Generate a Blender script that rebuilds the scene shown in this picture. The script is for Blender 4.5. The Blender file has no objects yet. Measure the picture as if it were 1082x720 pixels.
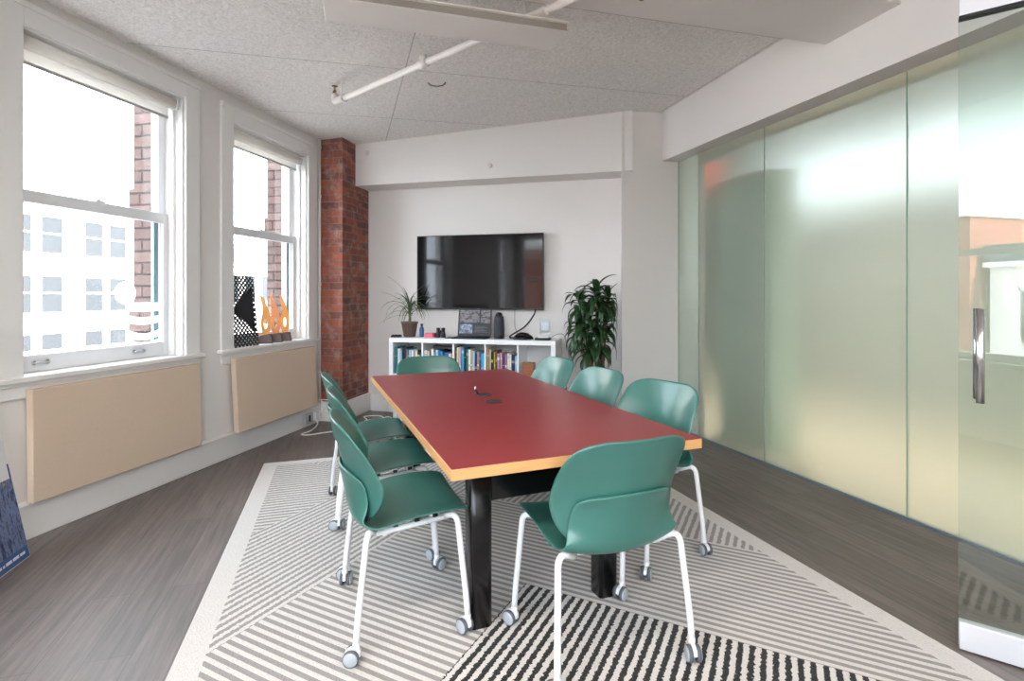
import bpy, bmesh, math, random
from mathutils import Vector, Matrix, Euler
random.seed(7)
sc = bpy.context.scene
COL = sc.collection
PI = math.pi
rad = math.radians

# ------------------------------------------------------------------ materials
def lin(c):
    out = []
    for v in c:
        v /= 255.0
        out.append(v / 12.92 if v <= 0.04045 else ((v + 0.055) / 1.055) ** 2.4)
    return (*out, 1.0)

def newmat(name):
    m = bpy.data.materials.new(name); m.use_nodes = True
    nt = m.node_tree
    for n in list(nt.nodes): nt.nodes.remove(n)
    out = nt.nodes.new('ShaderNodeOutputMaterial')
    return m, nt, out

def N(nt, t, **kw):
    n = nt.nodes.new(t)
    for k, v in kw.items():
        if hasattr(n, k): setattr(n, k, v)
        else: n.inputs[k].default_value = v
    return n

def math_(nt, op, a, b=None, c=None):
    n = nt.nodes.new('ShaderNodeMath'); n.operation = op
    for i, v in enumerate((a, b, c)):
        if v is None: continue
        if isinstance(v, (int, float)): n.inputs[i].default_value = v
        else: nt.links.new(v, n.inputs[i])
    return n.outputs[0]

def mixc(nt, fac, a, b):
    n = nt.nodes.new('ShaderNodeMix'); n.data_type = 'RGBA'
    for sock, v in ((n.inputs[0], fac), (n.inputs[6], a), (n.inputs[7], b)):
        if isinstance(v, (int, float)): sock.default_value = v
        elif isinstance(v, tuple): sock.default_value = v
        else: nt.links.new(v, sock)
    return n.outputs[2]

def PM(name, rgb, rough=0.5, metal=0.0, var=0.0, vscale=8.0, bump=0.0, bscale=60.0, spec=0.5, stretch=None, coat=0.0):
    """plain principled surface with optional colour variation and noise bump"""
    m, nt, out = newmat(name)
    b = N(nt, 'ShaderNodeBsdfPrincipled')
    c = lin(rgb)
    b.inputs['Base Color'].default_value = c
    b.inputs['Roughness'].default_value = rough
    b.inputs['Metallic'].default_value = metal
    b.inputs['Specular IOR Level'].default_value = spec
    b.inputs['Coat Weight'].default_value = coat
    nt.links.new(b.outputs[0], out.inputs[0])
    if var or bump:
        tc = N(nt, 'ShaderNodeTexCoord')
        vec = tc.outputs['Object']
        if stretch:
            mp = N(nt, 'ShaderNodeMapping'); mp.inputs['Scale'].default_value = stretch
            nt.links.new(vec, mp.inputs[0]); vec = mp.outputs[0]
    if var:
        n = N(nt, 'ShaderNodeTexNoise'); n.inputs['Scale'].default_value = vscale; n.inputs['Detail'].default_value = 4
        nt.links.new(vec, n.inputs[0])
        hi = tuple(min(1, x * (1 + var)) for x in c[:3]) + (1,); lo = tuple(x * (1 - var) for x in c[:3]) + (1,)
        nt.links.new(mixc(nt, n.outputs[0], lo, hi), b.inputs['Base Color'])
    if bump:
        n2 = N(nt, 'ShaderNodeTexNoise'); n2.inputs['Scale'].default_value = bscale; n2.inputs['Detail'].default_value = 5
        nt.links.new(vec, n2.inputs[0])
        bp = N(nt, 'ShaderNodeBump'); bp.inputs['Strength'].default_value = bump; bp.inputs['Distance'].default_value = 0.004
        nt.links.new(n2.outputs[0], bp.inputs['Height']); nt.links.new(bp.outputs[0], b.inputs['Normal'])
    return m

def emat(name, rgb, strength):
    m, nt, out = newmat(name)
    e = N(nt, 'ShaderNodeEmission'); e.inputs[0].default_value = lin(rgb); e.inputs[1].default_value = strength
    nt.links.new(e.outputs[0], out.inputs[0])
    return m

def thin_glass(name, tint=(248, 249, 250), f0=0.06, fr=0.55):
    m, nt, out = newmat(name)
    t = N(nt, 'ShaderNodeBsdfTransparent'); t.inputs[0].default_value = lin(tint)
    g = N(nt, 'ShaderNodeBsdfGlossy'); g.inputs['Roughness'].default_value = 0.0
    lw = N(nt, 'ShaderNodeLayerWeight'); lw.inputs[0].default_value = 0.5
    p = math_(nt, 'POWER', lw.outputs['Facing'], 4.0)
    f = math_(nt, 'MULTIPLY_ADD', p, fr, f0)
    mx = N(nt, 'ShaderNodeMixShader')
    nt.links.new(f, mx.inputs[0]); nt.links.new(t.outputs[0], mx.inputs[1]); nt.links.new(g.outputs[0], mx.inputs[2])
    nt.links.new(mx.outputs[0], out.inputs[0])
    return m

def frosted(name):
    m, nt, out = newmat(name)
    tr = N(nt, 'ShaderNodeBsdfTranslucent'); tr.inputs[0].default_value = lin((246, 248, 242))
    rf = N(nt, 'ShaderNodeBsdfRefraction'); rf.inputs['Color'].default_value = lin((246, 248, 242))
    rf.inputs['Roughness'].default_value = 0.66; rf.inputs['IOR'].default_value = 1.3
    df = N(nt, 'ShaderNodeBsdfDiffuse'); df.inputs[0].default_value = lin((225, 235, 228))
    m1 = N(nt, 'ShaderNodeMixShader'); m1.inputs[0].default_value = 0.78
    nt.links.new(tr.outputs[0], m1.inputs[1]); nt.links.new(rf.outputs[0], m1.inputs[2])
    m2 = N(nt, 'ShaderNodeMixShader'); m2.inputs[0].default_value = 0.10
    nt.links.new(m1.outputs[0], m2.inputs[1]); nt.links.new(df.outputs[0], m2.inputs[2])
    gl = N(nt, 'ShaderNodeBsdfGlossy'); gl.inputs['Roughness'].default_value = 0.5
    m3 = N(nt, 'ShaderNodeMixShader'); m3.inputs[0].default_value = 0.04
    nt.links.new(m2.outputs[0], m3.inputs[1]); nt.links.new(gl.outputs[0], m3.inputs[2])
    nt.links.new(m3.outputs[0], out.inputs[0])
    return m

def brick_mat(name, c1, c2, mortar, bw=0.215, bh=0.075, ms=0.009, worn=0.45, rough=0.9, wash=(186, 158, 148)):
    m, nt, out = newmat(name)
    b = N(nt, 'ShaderNodeBsdfPrincipled'); b.inputs['Roughness'].default_value = rough
    b.inputs['Specular IOR Level'].default_value = 0.25
    tc = N(nt, 'ShaderNodeTexCoord'); geo = N(nt, 'ShaderNodeNewGeometry')
    # box mapping: wall coordinate along the face = x or y, by the dominant normal (object space)
    vt = N(nt, 'ShaderNodeVectorTransform', vector_type='NORMAL', convert_from='WORLD', convert_to='OBJECT')
    nt.links.new(geo.outputs['True Normal'], vt.inputs[0])
    sn = N(nt, 'ShaderNodeSeparateXYZ'); nt.links.new(vt.outputs[0], sn.inputs[0])
    so = N(nt, 'ShaderNodeSeparateXYZ'); nt.links.new(tc.outputs['Object'], so.inputs[0])
    ax = math_(nt, 'ABSOLUTE', sn.outputs[0]); ay = math_(nt, 'ABSOLUTE', sn.outputs[1])
    sel = math_(nt, 'GREATER_THAN', ax, ay)
    inv = math_(nt, 'SUBTRACT', 1.0, sel)
    u = math_(nt, 'ADD', math_(nt, 'MULTIPLY', so.outputs[1], sel), math_(nt, 'MULTIPLY', so.outputs[0], inv))
    cm = N(nt, 'ShaderNodeCombineXYZ'); nt.links.new(u, cm.inputs[0]); nt.links.new(so.outputs[2], cm.inputs[1])
    nz = N(nt, 'ShaderNodeTexNoise'); nz.inputs['Scale'].default_value = 14; nt.links.new(tc.outputs['Object'], nz.inputs[0])
    wob = N(nt, 'ShaderNodeVectorMath', operation='SCALE'); wob.inputs[3].default_value = 0.012
    nt.links.new(nz.outputs[1], wob.inputs[0])
    ad = N(nt, 'ShaderNodeVectorMath', operation='ADD'); nt.links.new(cm.outputs[0], ad.inputs[0]); nt.links.new(wob.outputs[0], ad.inputs[1])
    br = N(nt, 'ShaderNodeTexBrick'); br.inputs['Scale'].default_value = 1.0
    br.inputs['Brick Width'].default_value = bw; br.inputs['Row Height'].default_value = bh
    br.inputs['Mortar Size'].default_value = ms; br.inputs['Mortar Smooth'].default_value = 0.3
    br.inputs['Color1'].default_value = lin(c1); br.inputs['Color2'].default_value = lin(c2); br.inputs['Mortar'].default_value = lin(mortar)
    nt.links.new(ad.outputs[0], br.inputs[0])
    n2 = N(nt, 'ShaderNodeTexNoise'); n2.inputs['Scale'].default_value = 9; n2.inputs['Detail'].default_value = 8; n2.inputs['Roughness'].default_value = 0.7
    nt.links.new(tc.outputs['Object'], n2.inputs[0])
    cr = N(nt, 'ShaderNodeValToRGB'); cr.color_ramp.elements[0].position = 0.5; cr.color_ramp.elements[1].position = 0.72
    nt.links.new(n2.outputs[0], cr.inputs[0])
    w = math_(nt, 'MULTIPLY', cr.outputs[0], worn)
    col = mixc(nt, w, br.outputs['Color'], lin(wash))
    n3 = N(nt, 'ShaderNodeTexNoise'); n3.inputs['Scale'].default_value = 70; n3.inputs['Detail'].default_value = 3
    nt.links.new(tc.outputs['Object'], n3.inputs[0])
    dk = mixc(nt, math_(nt, 'MULTIPLY', n3.outputs[0], 0.5), col, (col_dark := (0.02, 0.012, 0.01, 1)))
    nt.links.new(mixc(nt, 0.75, col, dk), b.inputs['Base Color'])
    bp = N(nt, 'ShaderNodeBump'); bp.inputs['Strength'].default_value = 0.6; bp.inputs['Distance'].default_value = 0.008
    h = math_(nt, 'ADD', math_(nt, 'SUBTRACT', 1.0, br.outputs['Fac']), math_(nt, 'MULTIPLY', n3.outputs[0], 0.4))
    nt.links.new(h, bp.inputs['Height']); nt.links.new(bp.outputs[0], b.inputs['Normal'])
    nt.links.new(b.outputs[0], out.inputs[0])
    return m

def plank_mat(name):
    m, nt, out = newmat(name)
    b = N(nt, 'ShaderNodeBsdfPrincipled'); b.inputs['Roughness'].default_value = 0.42
    b.inputs['Specular IOR Level'].default_value = 1.0
    tc = N(nt, 'ShaderNodeTexCoord')
    br = N(nt, 'ShaderNodeTexBrick'); br.offset = 0.37; br.offset_frequency = 2
    br.inputs['Scale'].default_value = 1.0; br.inputs['Brick Width'].default_value = 1.22; br.inputs['Row Height'].default_value = 0.146
    br.inputs['Mortar Size'].default_value = 0.0016; br.inputs['Mortar Smooth'].default_value = 0.1
    br.inputs['Color1'].default_value = lin((112, 101, 96)); br.inputs['Color2'].default_value = lin((100, 90, 86))
    br.inputs['Mortar'].default_value = lin((78, 72, 70))
    nt.links.new(tc.outputs['Object'], br.inputs[0])
    mp = N(nt, 'ShaderNodeMapping'); mp.inputs['Scale'].default_value = (1.6, 26, 1)
    nt.links.new(tc.outputs['Object'], mp.inputs[0])
    gr = N(nt, 'ShaderNodeTexNoise'); gr.inputs['Scale'].default_value = 1.5; gr.inputs['Detail'].default_value = 6; gr.inputs['Roughness'].default_value = 0.65
    nt.links.new(mp.outputs[0], gr.inputs[0])
    cr = N(nt, 'ShaderNodeValToRGB'); cr.color_ramp.elements[0].position = 0.3; cr.color_ramp.elements[1].position = 0.75
    cr.color_ramp.elements[0].color = (0.55, 0.54, 0.54, 1); cr.color_ramp.elements[1].color = (1.55, 1.54, 1.54, 1)
    nt.links.new(gr.outputs[0], cr.inputs[0])
    mu = N(nt, 'ShaderNodeMix'); mu.data_type = 'RGBA'; mu.blend_type = 'MULTIPLY'; mu.inputs[0].default_value = 1.0
    nt.links.new(br.outputs[0], mu.inputs[6]); nt.links.new(cr.outputs[0], mu.inputs[7])
    nt.links.new(mu.outputs[2], b.inputs['Base Color'])
    bp = N(nt, 'ShaderNodeBump'); bp.inputs['Strength'].default_value = 0.25; bp.inputs['Distance'].default_value = 0.002
    nt.links.new(math_(nt, 'ADD', gr.outputs[0], math_(nt, 'MULTIPLY', br.outputs['Fac'], -1.5)), bp.inputs['Height'])
    nt.links.new(bp.outputs[0], b.inputs['Normal'])
    nt.links.new(math_(nt, 'MULTIPLY_ADD', gr.outputs[0], 0.2, 0.40), b.inputs['Roughness'])
    nt.links.new(b.outputs[0], out.inputs[0])
    return m

def ceiling_mat(name):
    m, nt, out = newmat(name)
    b = N(nt, 'ShaderNodeBsdfPrincipled'); b.inputs['Roughness'].default_value = 0.95; b.inputs['Specular IOR Level'].default_value = 0.1
    tc = N(nt, 'ShaderNodeTexCoord')
    n = N(nt, 'ShaderNodeTexNoise'); n.inputs['Scale'].default_value = 46; n.inputs['Detail'].default_value = 5; n.inputs['Roughness'].default_value = 0.75
    n.inputs['Distortion'].default_value = 1.2
    nt.links.new(tc.outputs['Object'], n.inputs[0])
    n2 = N(nt, 'ShaderNodeTexNoise'); n2.inputs['Scale'].default_value = 2.2; n2.inputs['Detail'].default_value = 3
    nt.links.new(tc.outputs['Object'], n2.inputs[0])
    cr = N(nt, 'ShaderNodeValToRGB'); cr.color_ramp.elements[0].position = 0.34; cr.color_ramp.elements[1].position = 0.6
    cr.color_ramp.elements[0].color = lin((204, 200, 196)); cr.color_ramp.elements[1].color = lin((244, 240, 237))
    nt.links.new(n.outputs[0], cr.inputs[0])
    c = mixc(nt, math_(nt, 'MULTIPLY', n2.outputs[0], 0.35), cr.outputs[0], lin((226, 221, 217)))
    # seams between the fibre boards
    s = N(nt, 'ShaderNodeSeparateXYZ'); nt.links.new(tc.outputs['Object'], s.inputs[0])
    def seam(v, period, w):
        f = math_(nt, 'PINGPONG', v, period / 2.0)
        return math_(nt, 'LESS_THAN', f, w)
    sx = seam(s.outputs[0], 1.046, 0.0045)
    sy = seam(s.outputs[1], 2.44, 0.0045)
    sm = math_(nt, 'MAXIMUM', sx, sy)
    c = mixc(nt, math_(nt, 'MULTIPLY', sm, 0.45), c, lin((120, 112, 108)))
    nt.links.new(c, b.inputs['Base Color'])
    bp = N(nt, 'ShaderNodeBump'); bp.inputs['Strength'].default_value = 0.6; bp.inputs['Distance'].default_value = 0.006
    nt.links.new(n.outputs[0], bp.inputs['Height']); nt.links.new(bp.outputs[0], b.inputs['Normal'])
    nt.links.new(b.outputs[0], out.inputs[0])
    return m

def rug_mat(name):
    """object coordinates: x across (0..2.64), y = -distance from far edge"""
    m, nt, out = newmat(name)
    b = N(nt, 'ShaderNodeBsdfPrincipled'); b.inputs['Roughness'].default_value = 1.0; b.inputs['Specular IOR Level'].default_value = 0.05
    b.inputs['Sheen Weight'].default_value = 0.15
    tc = N(nt, 'ShaderNodeTexCoord')
    wn = N(nt, 'ShaderNodeTexNoise'); wn.inputs['Scale'].default_value = 90; wn.inputs['Detail'].default_value = 2
    nt.links.new(tc.outputs['Object'], wn.inputs[0])
    s = N(nt, 'ShaderNodeSeparateXYZ'); nt.links.new(tc.outputs['Object'], s.inputs[0])
    j = math_(nt, 'MULTIPLY_ADD', wn.outputs[0], 0.014, -0.007)
    a = math_(nt, 'ADD', s.outputs[0], j)
    bb = math_(nt, 'ADD', math_(nt, 'MULTIPLY', s.outputs[1], -1.0), j)
    S = math_(nt, 'ADD', a, bb); D = math_(nt, 'SUBTRACT', bb, a)
    P = 0.054
    def stripe(v, duty=0.5, off=0.0):
        fr = math_(nt, 'FRACT', math_(nt, 'DIVIDE', math_(nt, 'ADD', v, 10.0 + off), P))
        return math_(nt, 'LESS_THAN', fr, duty)
    gt = lambda v, t: math_(nt, 'GREATER_THAN', v, t)
    lt = lambda v, t: math_(nt, 'LESS_THAN', v, t)
    mul = lambda x, y: math_(nt, 'MULTIPLY', x, y)
    no = lambda x: math_(nt, 'SUBTRACT', 1.0, x)
    stS, stD = stripe(S), stripe(D)
    fr = math_(nt, 'FRACT', math_(nt, 'DIVIDE', math_(nt, 'ADD', bb, 10.0), 0.042))
    stB = math_(nt, 'LESS_THAN', fr, 0.5)
    z5 = lt(D, -0.25)
    z1 = mul(lt(S, 1.38), no(z5))
    z2 = mul(mul(gt(S, 1.38), lt(S, 2.37)), no(z5))
    z4 = mul(gt(S, 3.52), gt(D, 0.86))
    z36 = mul(mul(gt(S, 2.37), no(z5)), no(z4))
    grey = math_(nt, 'ADD', math_(nt, 'ADD', mul(z1, stB), mul(math_(nt, 'ADD', z2, z5), stS)), mul(z36, stD))
    blk = mul(z4, stS)
    inner = mul(mul(gt(a, 0.1), lt(a, 2.54)), mul(gt(bb, 0.09), lt(bb, 3.51)))
    cream = lin((226, 220, 214))
    n2 = N(nt, 'ShaderNodeTexNoise'); n2.inputs['Scale'].default_value = 260; n2.inputs['Detail'].default_value = 2
    nt.links.new(tc.outputs['Object'], n2.inputs[0])
    base = mixc(nt, n2.outputs[0], lin((208, 201, 196)), lin((240, 235, 230)))
    gcol = mixc(nt, n2.outputs[0], lin((144, 138, 135)), lin((178, 172, 169)))
    bcol = mixc(nt, math_(nt, 'POWER', n2.outputs[0], 2.0), lin((8, 8, 9)), lin((84, 82, 80)))
    c = mixc(nt, mul(grey, inner), base, gcol)
    c = mixc(nt, mul(blk, inner), c, bcol)
    nt.links.new(c, b.inputs['Base Color'])
    bp = N(nt, 'ShaderNodeBump'); bp.inputs['Strength'].default_value = 0.7; bp.inputs['Distance'].default_value = 0.006
    nt.links.new(math_(nt, 'ADD', n2.outputs[0], wn.outputs[0]), bp.inputs['Height']); nt.links.new(bp.outputs[0], b.inputs['Normal'])
    nt.links.new(b.outputs[0], out.inputs[0])
    return m

def ply_mat(name, c1, c2, scale=(3, 3, 60)):
    m, nt, out = newmat(name)
    b = N(nt, 'ShaderNodeBsdfPrincipled'); b.inputs['Roughness'].default_value = 0.5
    tc = N(nt, 'ShaderNodeTexCoord'); mp = N(nt, 'ShaderNodeMapping'); mp.inputs['Scale'].default_value = scale
    nt.links.new(tc.outputs['Object'], mp.inputs[0])
    n = N(nt, 'ShaderNodeTexNoise'); n.inputs['Scale'].default_value = 3; n.inputs['Detail'].default_value = 4
    nt.links.new(mp.outputs[0], n.inputs[0])
    nt.links.new(mixc(nt, n.outputs[0], lin(c1), lin(c2)), b.inputs['Base Color'])
    nt.links.new(b.outputs[0], out.inputs[0])
    return m

def photo_mat(name, cols, scale=(9, 9, 9), rough=0.4):
    m, nt, out = newmat(name)
    b = N(nt, 'ShaderNodeBsdfPrincipled'); b.inputs['Roughness'].default_value = rough
    tc = N(nt, 'ShaderNodeTexCoord'); mp = N(nt, 'ShaderNodeMapping'); mp.inputs['Scale'].default_value = scale
    nt.links.new(tc.outputs['Object'], mp.inputs[0])
    n = N(nt, 'ShaderNodeTexNoise'); n.inputs['Scale'].default_value = 1; n.inputs['Detail'].default_value = 7; n.inputs['Roughness'].default_value = 0.7
    nt.links.new(mp.outputs[0], n.inputs[0])
    cr = N(nt, 'ShaderNodeValToRGB')
    els = cr.color_ramp.elements
    while len(els) < len(cols): els.new(0.5)
    for i, c in enumerate(cols):
        els[i].position = 0.33 + 0.34 * i / (len(cols) - 1); els[i].color = lin(c)
    nt.links.new(n.outputs[0], cr.inputs[0]); nt.links.new(cr.outputs[0], b.inputs['Base Color'])
    nt.links.new(b.outputs[0], out.inputs[0])
    return m

WALL = PM('painted_wall', (226, 221, 217), 0.75, bump=0.05, bscale=30, spec=0.2)
TRIM = PM('painted_trim', (230, 227, 224), 0.42, spec=0.4)
STORM = PM('teal_storm_strip', (84, 128, 138), 0.4)
SASH = PM('painted_sash', (226, 226, 228), 0.4)
PLANK = plank_mat('grey_planks')
CEIL = ceiling_mat('fibre_ceiling_board')
RUG = rug_mat('striped_rug_pile')
BRICK = brick_mat('interior_brick', (178, 100, 78), (122, 82, 76), (146, 118, 108), ms=0.007, worn=0.8)
XBRICK = brick_mat('exterior_brick', (112, 92, 86), (98, 80, 76), (58, 50, 48), bw=0.2, bh=0.085, worn=0.15)
XBRICK2 = brick_mat('exterior_brick_red', (170, 98, 74), (150, 84, 66), (150, 120, 108), bw=0.22, bh=0.085, worn=0.2)
GLASS = thin_glass('window_glass')
DOORGLASS = thin_glass('door_glass', (246, 250, 248), 0.085, 0.5)
PANEGLASS = thin_glass('partition_glass', (246, 250, 246), 0.05, 0.3)
FROST = frosted('frosted_film')
GLEDGE = PM('glass_edge', (160, 190, 176), 0.2)
RED = PM('red_laminate', (138, 32, 38), 0.3, spec=0.5, bump=0.02, bscale=200)
PLY = ply_mat('birch_ply_edge', (206, 150, 92), (228, 178, 122))
BLACK = PM('black_gloss_metal', (14, 14, 15), 0.22)
BLACKM = PM('black_matte', (20, 20, 22), 0.55)
GREEN = PM('green_plastic', (58, 113, 104), 0.31, spec=0.8, bump=0.03, bscale=400)
WHITEM = PM('white_powdercoat', (236, 236, 238), 0.32)
HUB = PM('caster_hub_grey', (176, 182, 190), 0.35)
TYRE = PM('caster_tyre', (92, 95, 100), 0.6)
STEEL = PM('brushed_steel', (205, 203, 206), 0.22, metal=1.0)
RAILM = PM('satin_aluminium', (226, 227, 232), 0.42, metal=0.35)
TAN = PM('tan_fabric', (212, 190, 168), 0.95, var=0.05, vscale=120, bump=0.15, bscale=500, spec=0.1)
FABR = PM('blind_fabric', (226, 221, 212), 0.9, spec=0.1)
TVB = PM('tv_bezel', (16, 16, 18), 0.35)
SCREEN = PM('tv_screen', (6, 6, 8), 0.06, spec=0.42)
SHELFW = PM('white_laminate', (240, 240, 241), 0.35)
PIPEW = PM('pipe_white', (228, 222, 217), 0.45)
BRASS = PM('brass', (150, 120, 70), 0.35, metal=0.9)
CABW = PM('white_cable', (238, 236, 232), 0.5)

# ------------------------------------------------------------------ mesh helper
class MB:
    def __init__(s):
        s.v = []; s.f = []; s.m = []; s.sm = []
    def add(s, vs, fs, m=0, smooth=False):
        o = len(s.v); s.v += [tuple(x) for x in vs]
        for f in fs:
            s.f.append([i + o for i in f]); s.m.append(m); s.sm.append(smooth)
        return s
    def box(s, x0, x1, y0, y1, z0, z1, m=0):
        vs = [(x, y, z) for z in (z0, z1) for y in (y0, y1) for x in (x0, x1)]
        return s.add(vs, [(0, 2, 3, 1), (4, 5, 7, 6), (0, 1, 5, 4), (2, 6, 7, 3), (0, 4, 6, 2), (1, 3, 7, 5)], m)
    def hexa(s, lo, hi, m=0):
        """lo, hi: four corners each (same order)"""
        vs = list(lo) + list(hi)
        return s.add(vs, [(3, 2, 1, 0), (4, 5, 6, 7), (0, 1, 5, 4), (1, 2, 6, 5), (2, 3, 7, 6), (3, 0, 4, 7)], m)
    def prism(s, poly, a0, a1, axis='z', m=0, smooth=False):
        n = len(poly)
        def P(p, a):
            if axis == 'z': return (p[0], p[1], a)
            if axis == 'y': return (p[0], a, p[1])
            return (a, p[0], p[1])
        vs = [P(p, a0) for p in poly] + [P(p, a1) for p in poly]
        fs = [list(range(n))[::-1], list(range(n, 2 * n))]
        s.add(vs, fs, m)
        o = len(s.v) - 2 * n
        for i in range(n):
            jx = (i + 1) % n
            s.f.append([o + i, o + jx, o + n + jx, o + n + i]); s.m.append(m); s.sm.append(smooth)
        return s
    def tube(s, pts, r, seg=10, m=0, caps=True):
        pts = [Vector(p) for p in pts]; n = len(pts)
        rs = r if isinstance(r, (list, tuple)) else [r] * n
        tang = []
        for i in range(n):
            a = pts[max(0, i - 1)]; b = pts[min(n - 1, i + 1)]
            t = (b - a); tang.append(t.normalized() if t.length > 1e-9 else Vector((0, 0, 1)))
        up = Vector((0, 0, 1)) if abs(tang[0].z) < 0.9 else Vector((1, 0, 0))
        nrm = tang[0].cross(up).normalized()
        vs = []
        for i in range(n):
            nrm = (nrm - tang[i] * nrm.dot(tang[i])).normalized()
            bi = tang[i].cross(nrm)
            for k in range(seg):
                a = 2 * PI * k / seg
                vs.append(pts[i] + (nrm * math.cos(a) + bi * math.sin(a)) * rs[i])
        fs = []
        for i in range(n - 1):
            for k in range(seg):
                k2 = (k + 1) % seg
                fs.append((i * seg + k, i * seg + k2, (i + 1) * seg + k2, (i + 1) * seg + k))
        s.add(vs, fs, m, True)
        o = len(s.v) - len(vs)
        if caps:
            s.f.append([o + k for k in range(seg)][::-1]); s.m.append(m); s.sm.append(False)
            s.f.append([o + (n - 1) * seg + k for k in range(seg)]); s.m.append(m); s.sm.append(False)
        return s
    def lathe(s, prof, c=(0, 0, 0), seg=24, m=0, axis='z', smooth=True):
        """prof: list of (r, h) bottom to top, closed by caps"""
        def P(r, a, h):
            x, y = r * math.cos(a), r * math.sin(a)
            if axis == 'z': q = (x, y, h)
            elif axis == 'x': q = (h, x, y)
            else: q = (y, h, x)
            return (q[0] + c[0], q[1] + c[1], q[2] + c[2])
        n = len(prof); vs = []
        for r, h in prof:
            for k in range(seg): vs.append(P(r, 2 * PI * k / seg, h))
        fs = []
        for i in range(n - 1):
            for k in range(seg):
                k2 = (k + 1) % seg
                fs.append((i * seg + k, i * seg + k2, (i + 1) * seg + k2, (i + 1) * seg + k))
        s.add(vs, fs, m, smooth)
        o = len(s.v) - len(vs)
        s.f.append([o + k for k in range(seg)][::-1]); s.m.append(m); s.sm.append(False)
        s.f.append([o + (n - 1) * seg + k for k in range(seg)]); s.m.append(m); s.sm.append(False)
        return s
    def grid(s, fn, nu, nv, m=0):
        vs = [fn(i / nu, j / nv) for j in range(nv + 1) for i in range(nu + 1)]
        fs = [(j * (nu + 1) + i, j * (nu + 1) + i + 1, (j + 1) * (nu + 1) + i + 1, (j + 1) * (nu + 1) + i) for j in range(nv) for i in range(nu)]
        return s.add(vs, fs, m, True)
    def xf(s, mat, start=0):
        for i in range(start, len(s.v)): s.v[i] = tuple(mat @ Vector(s.v[i]))
        return s
    def build(s, name, mats, parent=None, bevel=0.0, bseg=2, solid=0.0, subsurf=0, loc=None, rot=None, angle=40, soff=-1):
        me = bpy.data.meshes.new(name); me.from_pydata(s.v, [], s.f)
        if not isinstance(mats, (list, tuple)): mats = [mats]
        for x in mats: me.materials.append(x)
        for p, mi, sm in zip(me.polygons, s.m, s.sm): p.material_index = mi; p.use_smooth = sm
        bm = bmesh.new(); bm.from_mesh(me)
        if not solid: bmesh.ops.recalc_face_normals(bm, faces=bm.faces)
        bm.to_mesh(me); bm.free()
        o = bpy.data.objects.new(name, me); COL.objects.link(o)
        if parent: o.parent = parent
        if loc: o.location = loc
        if rot: o.rotation_euler = rot
        if solid:
            md = o.modifiers.new('thickness', 'SOLIDIFY'); md.thickness = solid; md.offset = soff; md.use_even_offset = False
        if bevel:
            md = o.modifiers.new('rounded', 'BEVEL'); md.width = bevel; md.segments = bseg; md.limit_method = 'ANGLE'; md.angle_limit = rad(35)
            for p in me.polygons: p.use_smooth = True
            me.set_sharp_from_angle(angle=rad(angle))
            md.harden_normals = False
        if subsurf:
            md = o.modifiers.new('smooth', 'SUBSURF'); md.levels = subsurf; md.render_levels = subsurf
        return o

def empty(name, loc=(0, 0, 0), rz=0.0, label=None, cat=None, group=None, kind=None):
    o = bpy.data.objects.new(name, None); COL.objects.link(o)
    o.location = loc; o.rotation_euler = (0, 0, rz); o.empty_display_size = 0.1
    return tag(o, label, cat, group, kind)

def tag(o, label=None, cat=None, group=None, kind=None):
    if label: o['label'] = label
    if cat: o['category'] = cat
    if group: o['group'] = group
    if kind: o['kind'] = kind
    return o

def at(o, frame, loc=(0, 0, 0), rz=0.0):
    """place an object at a point of a wall frame"""
    f = FR[frame]
    o.location = f @ Vector(loc); o.rotation_euler = (0, 0, FA[frame] + rz)
    return o

def fillet(pts, r, n=5):
    """round the corners of a polyline"""
    pts = [Vector(p) for p in pts]; out = [pts[0]]
    for i in range(1, len(pts) - 1):
        a, b, c = pts[i - 1], pts[i], pts[i + 1]
        d1 = (a - b); d2 = (c - b)
        rr = min(r, d1.length * 0.49, d2.length * 0.49)
        p1 = b + d1.normalized() * rr; p2 = b + d2.normalized() * rr
        for k in range(n + 1):
            t = k / n
            out.append(p1 * (1 - t) ** 2 + b * 2 * t * (1 - t) + p2 * t ** 2)
    out.append(pts[-1]); return out

def spline(pts, n=8):
    pts = [Vector(p) for p in pts]; out = []
    P = [pts[0]] + pts + [pts[-1]]
    for i in range(1, len(P) - 2):
        p0, p1, p2, p3 = P[i - 1], P[i], P[i + 1], P[i + 2]
        for k in range(n):
            t = k / n
            out.append(0.5 * ((2 * p1) + (p2 - p0) * t + (2 * p0 - 5 * p1 + 4 * p2 - p3) * t * t + (3 * p1 - p0 - 3 * p2 + p3) * t ** 3))
    out.append(pts[-1]); return out

# ------------------------------------------------------------------ frames of the room (metres, camera foot at the origin)
def frame(o, ang):
    return Matrix.Translation(Vector((o[0], o[1], 0))) @ Matrix.Rotation(ang, 4, 'Z')
aL = rad(77.5)      # window wall: x runs along it away from the camera, y points outdoors
aR = rad(108.1)     # glass partition: x runs along it away, y points into the room
aB = rad(-13.77)    # tv wall: x to the right, y behind the wall
aT = rad(21.7)      # table
aG = rad(18.1)      # rug: x across, y away from the camera
FA = dict(L=aL, R=aR, B=aB, T=aT, G=aG)
dL = Vector((math.cos(aL), math.sin(aL)))
FR = dict(L=frame((-2.538 - 0.03 * 0.9763, 2.753 + 0.03 * 0.2164), aL), R=frame((1.733, 4.643), aR), B=frame((-1.579, 5.88), aB),
          T=frame((-0.1125, 2.7665), aT), G=frame((-1.884, 3.989), aG))
def W(fr, x, y, z=0): return FR[fr] @ Vector((x, y, z))
FLI = FR['L'].inverted()
def ceil_z(p):
    d = -(FLI @ Vector((p[0], p[1], 0))).y
    return 2.885 + 0.0434 * d

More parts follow.
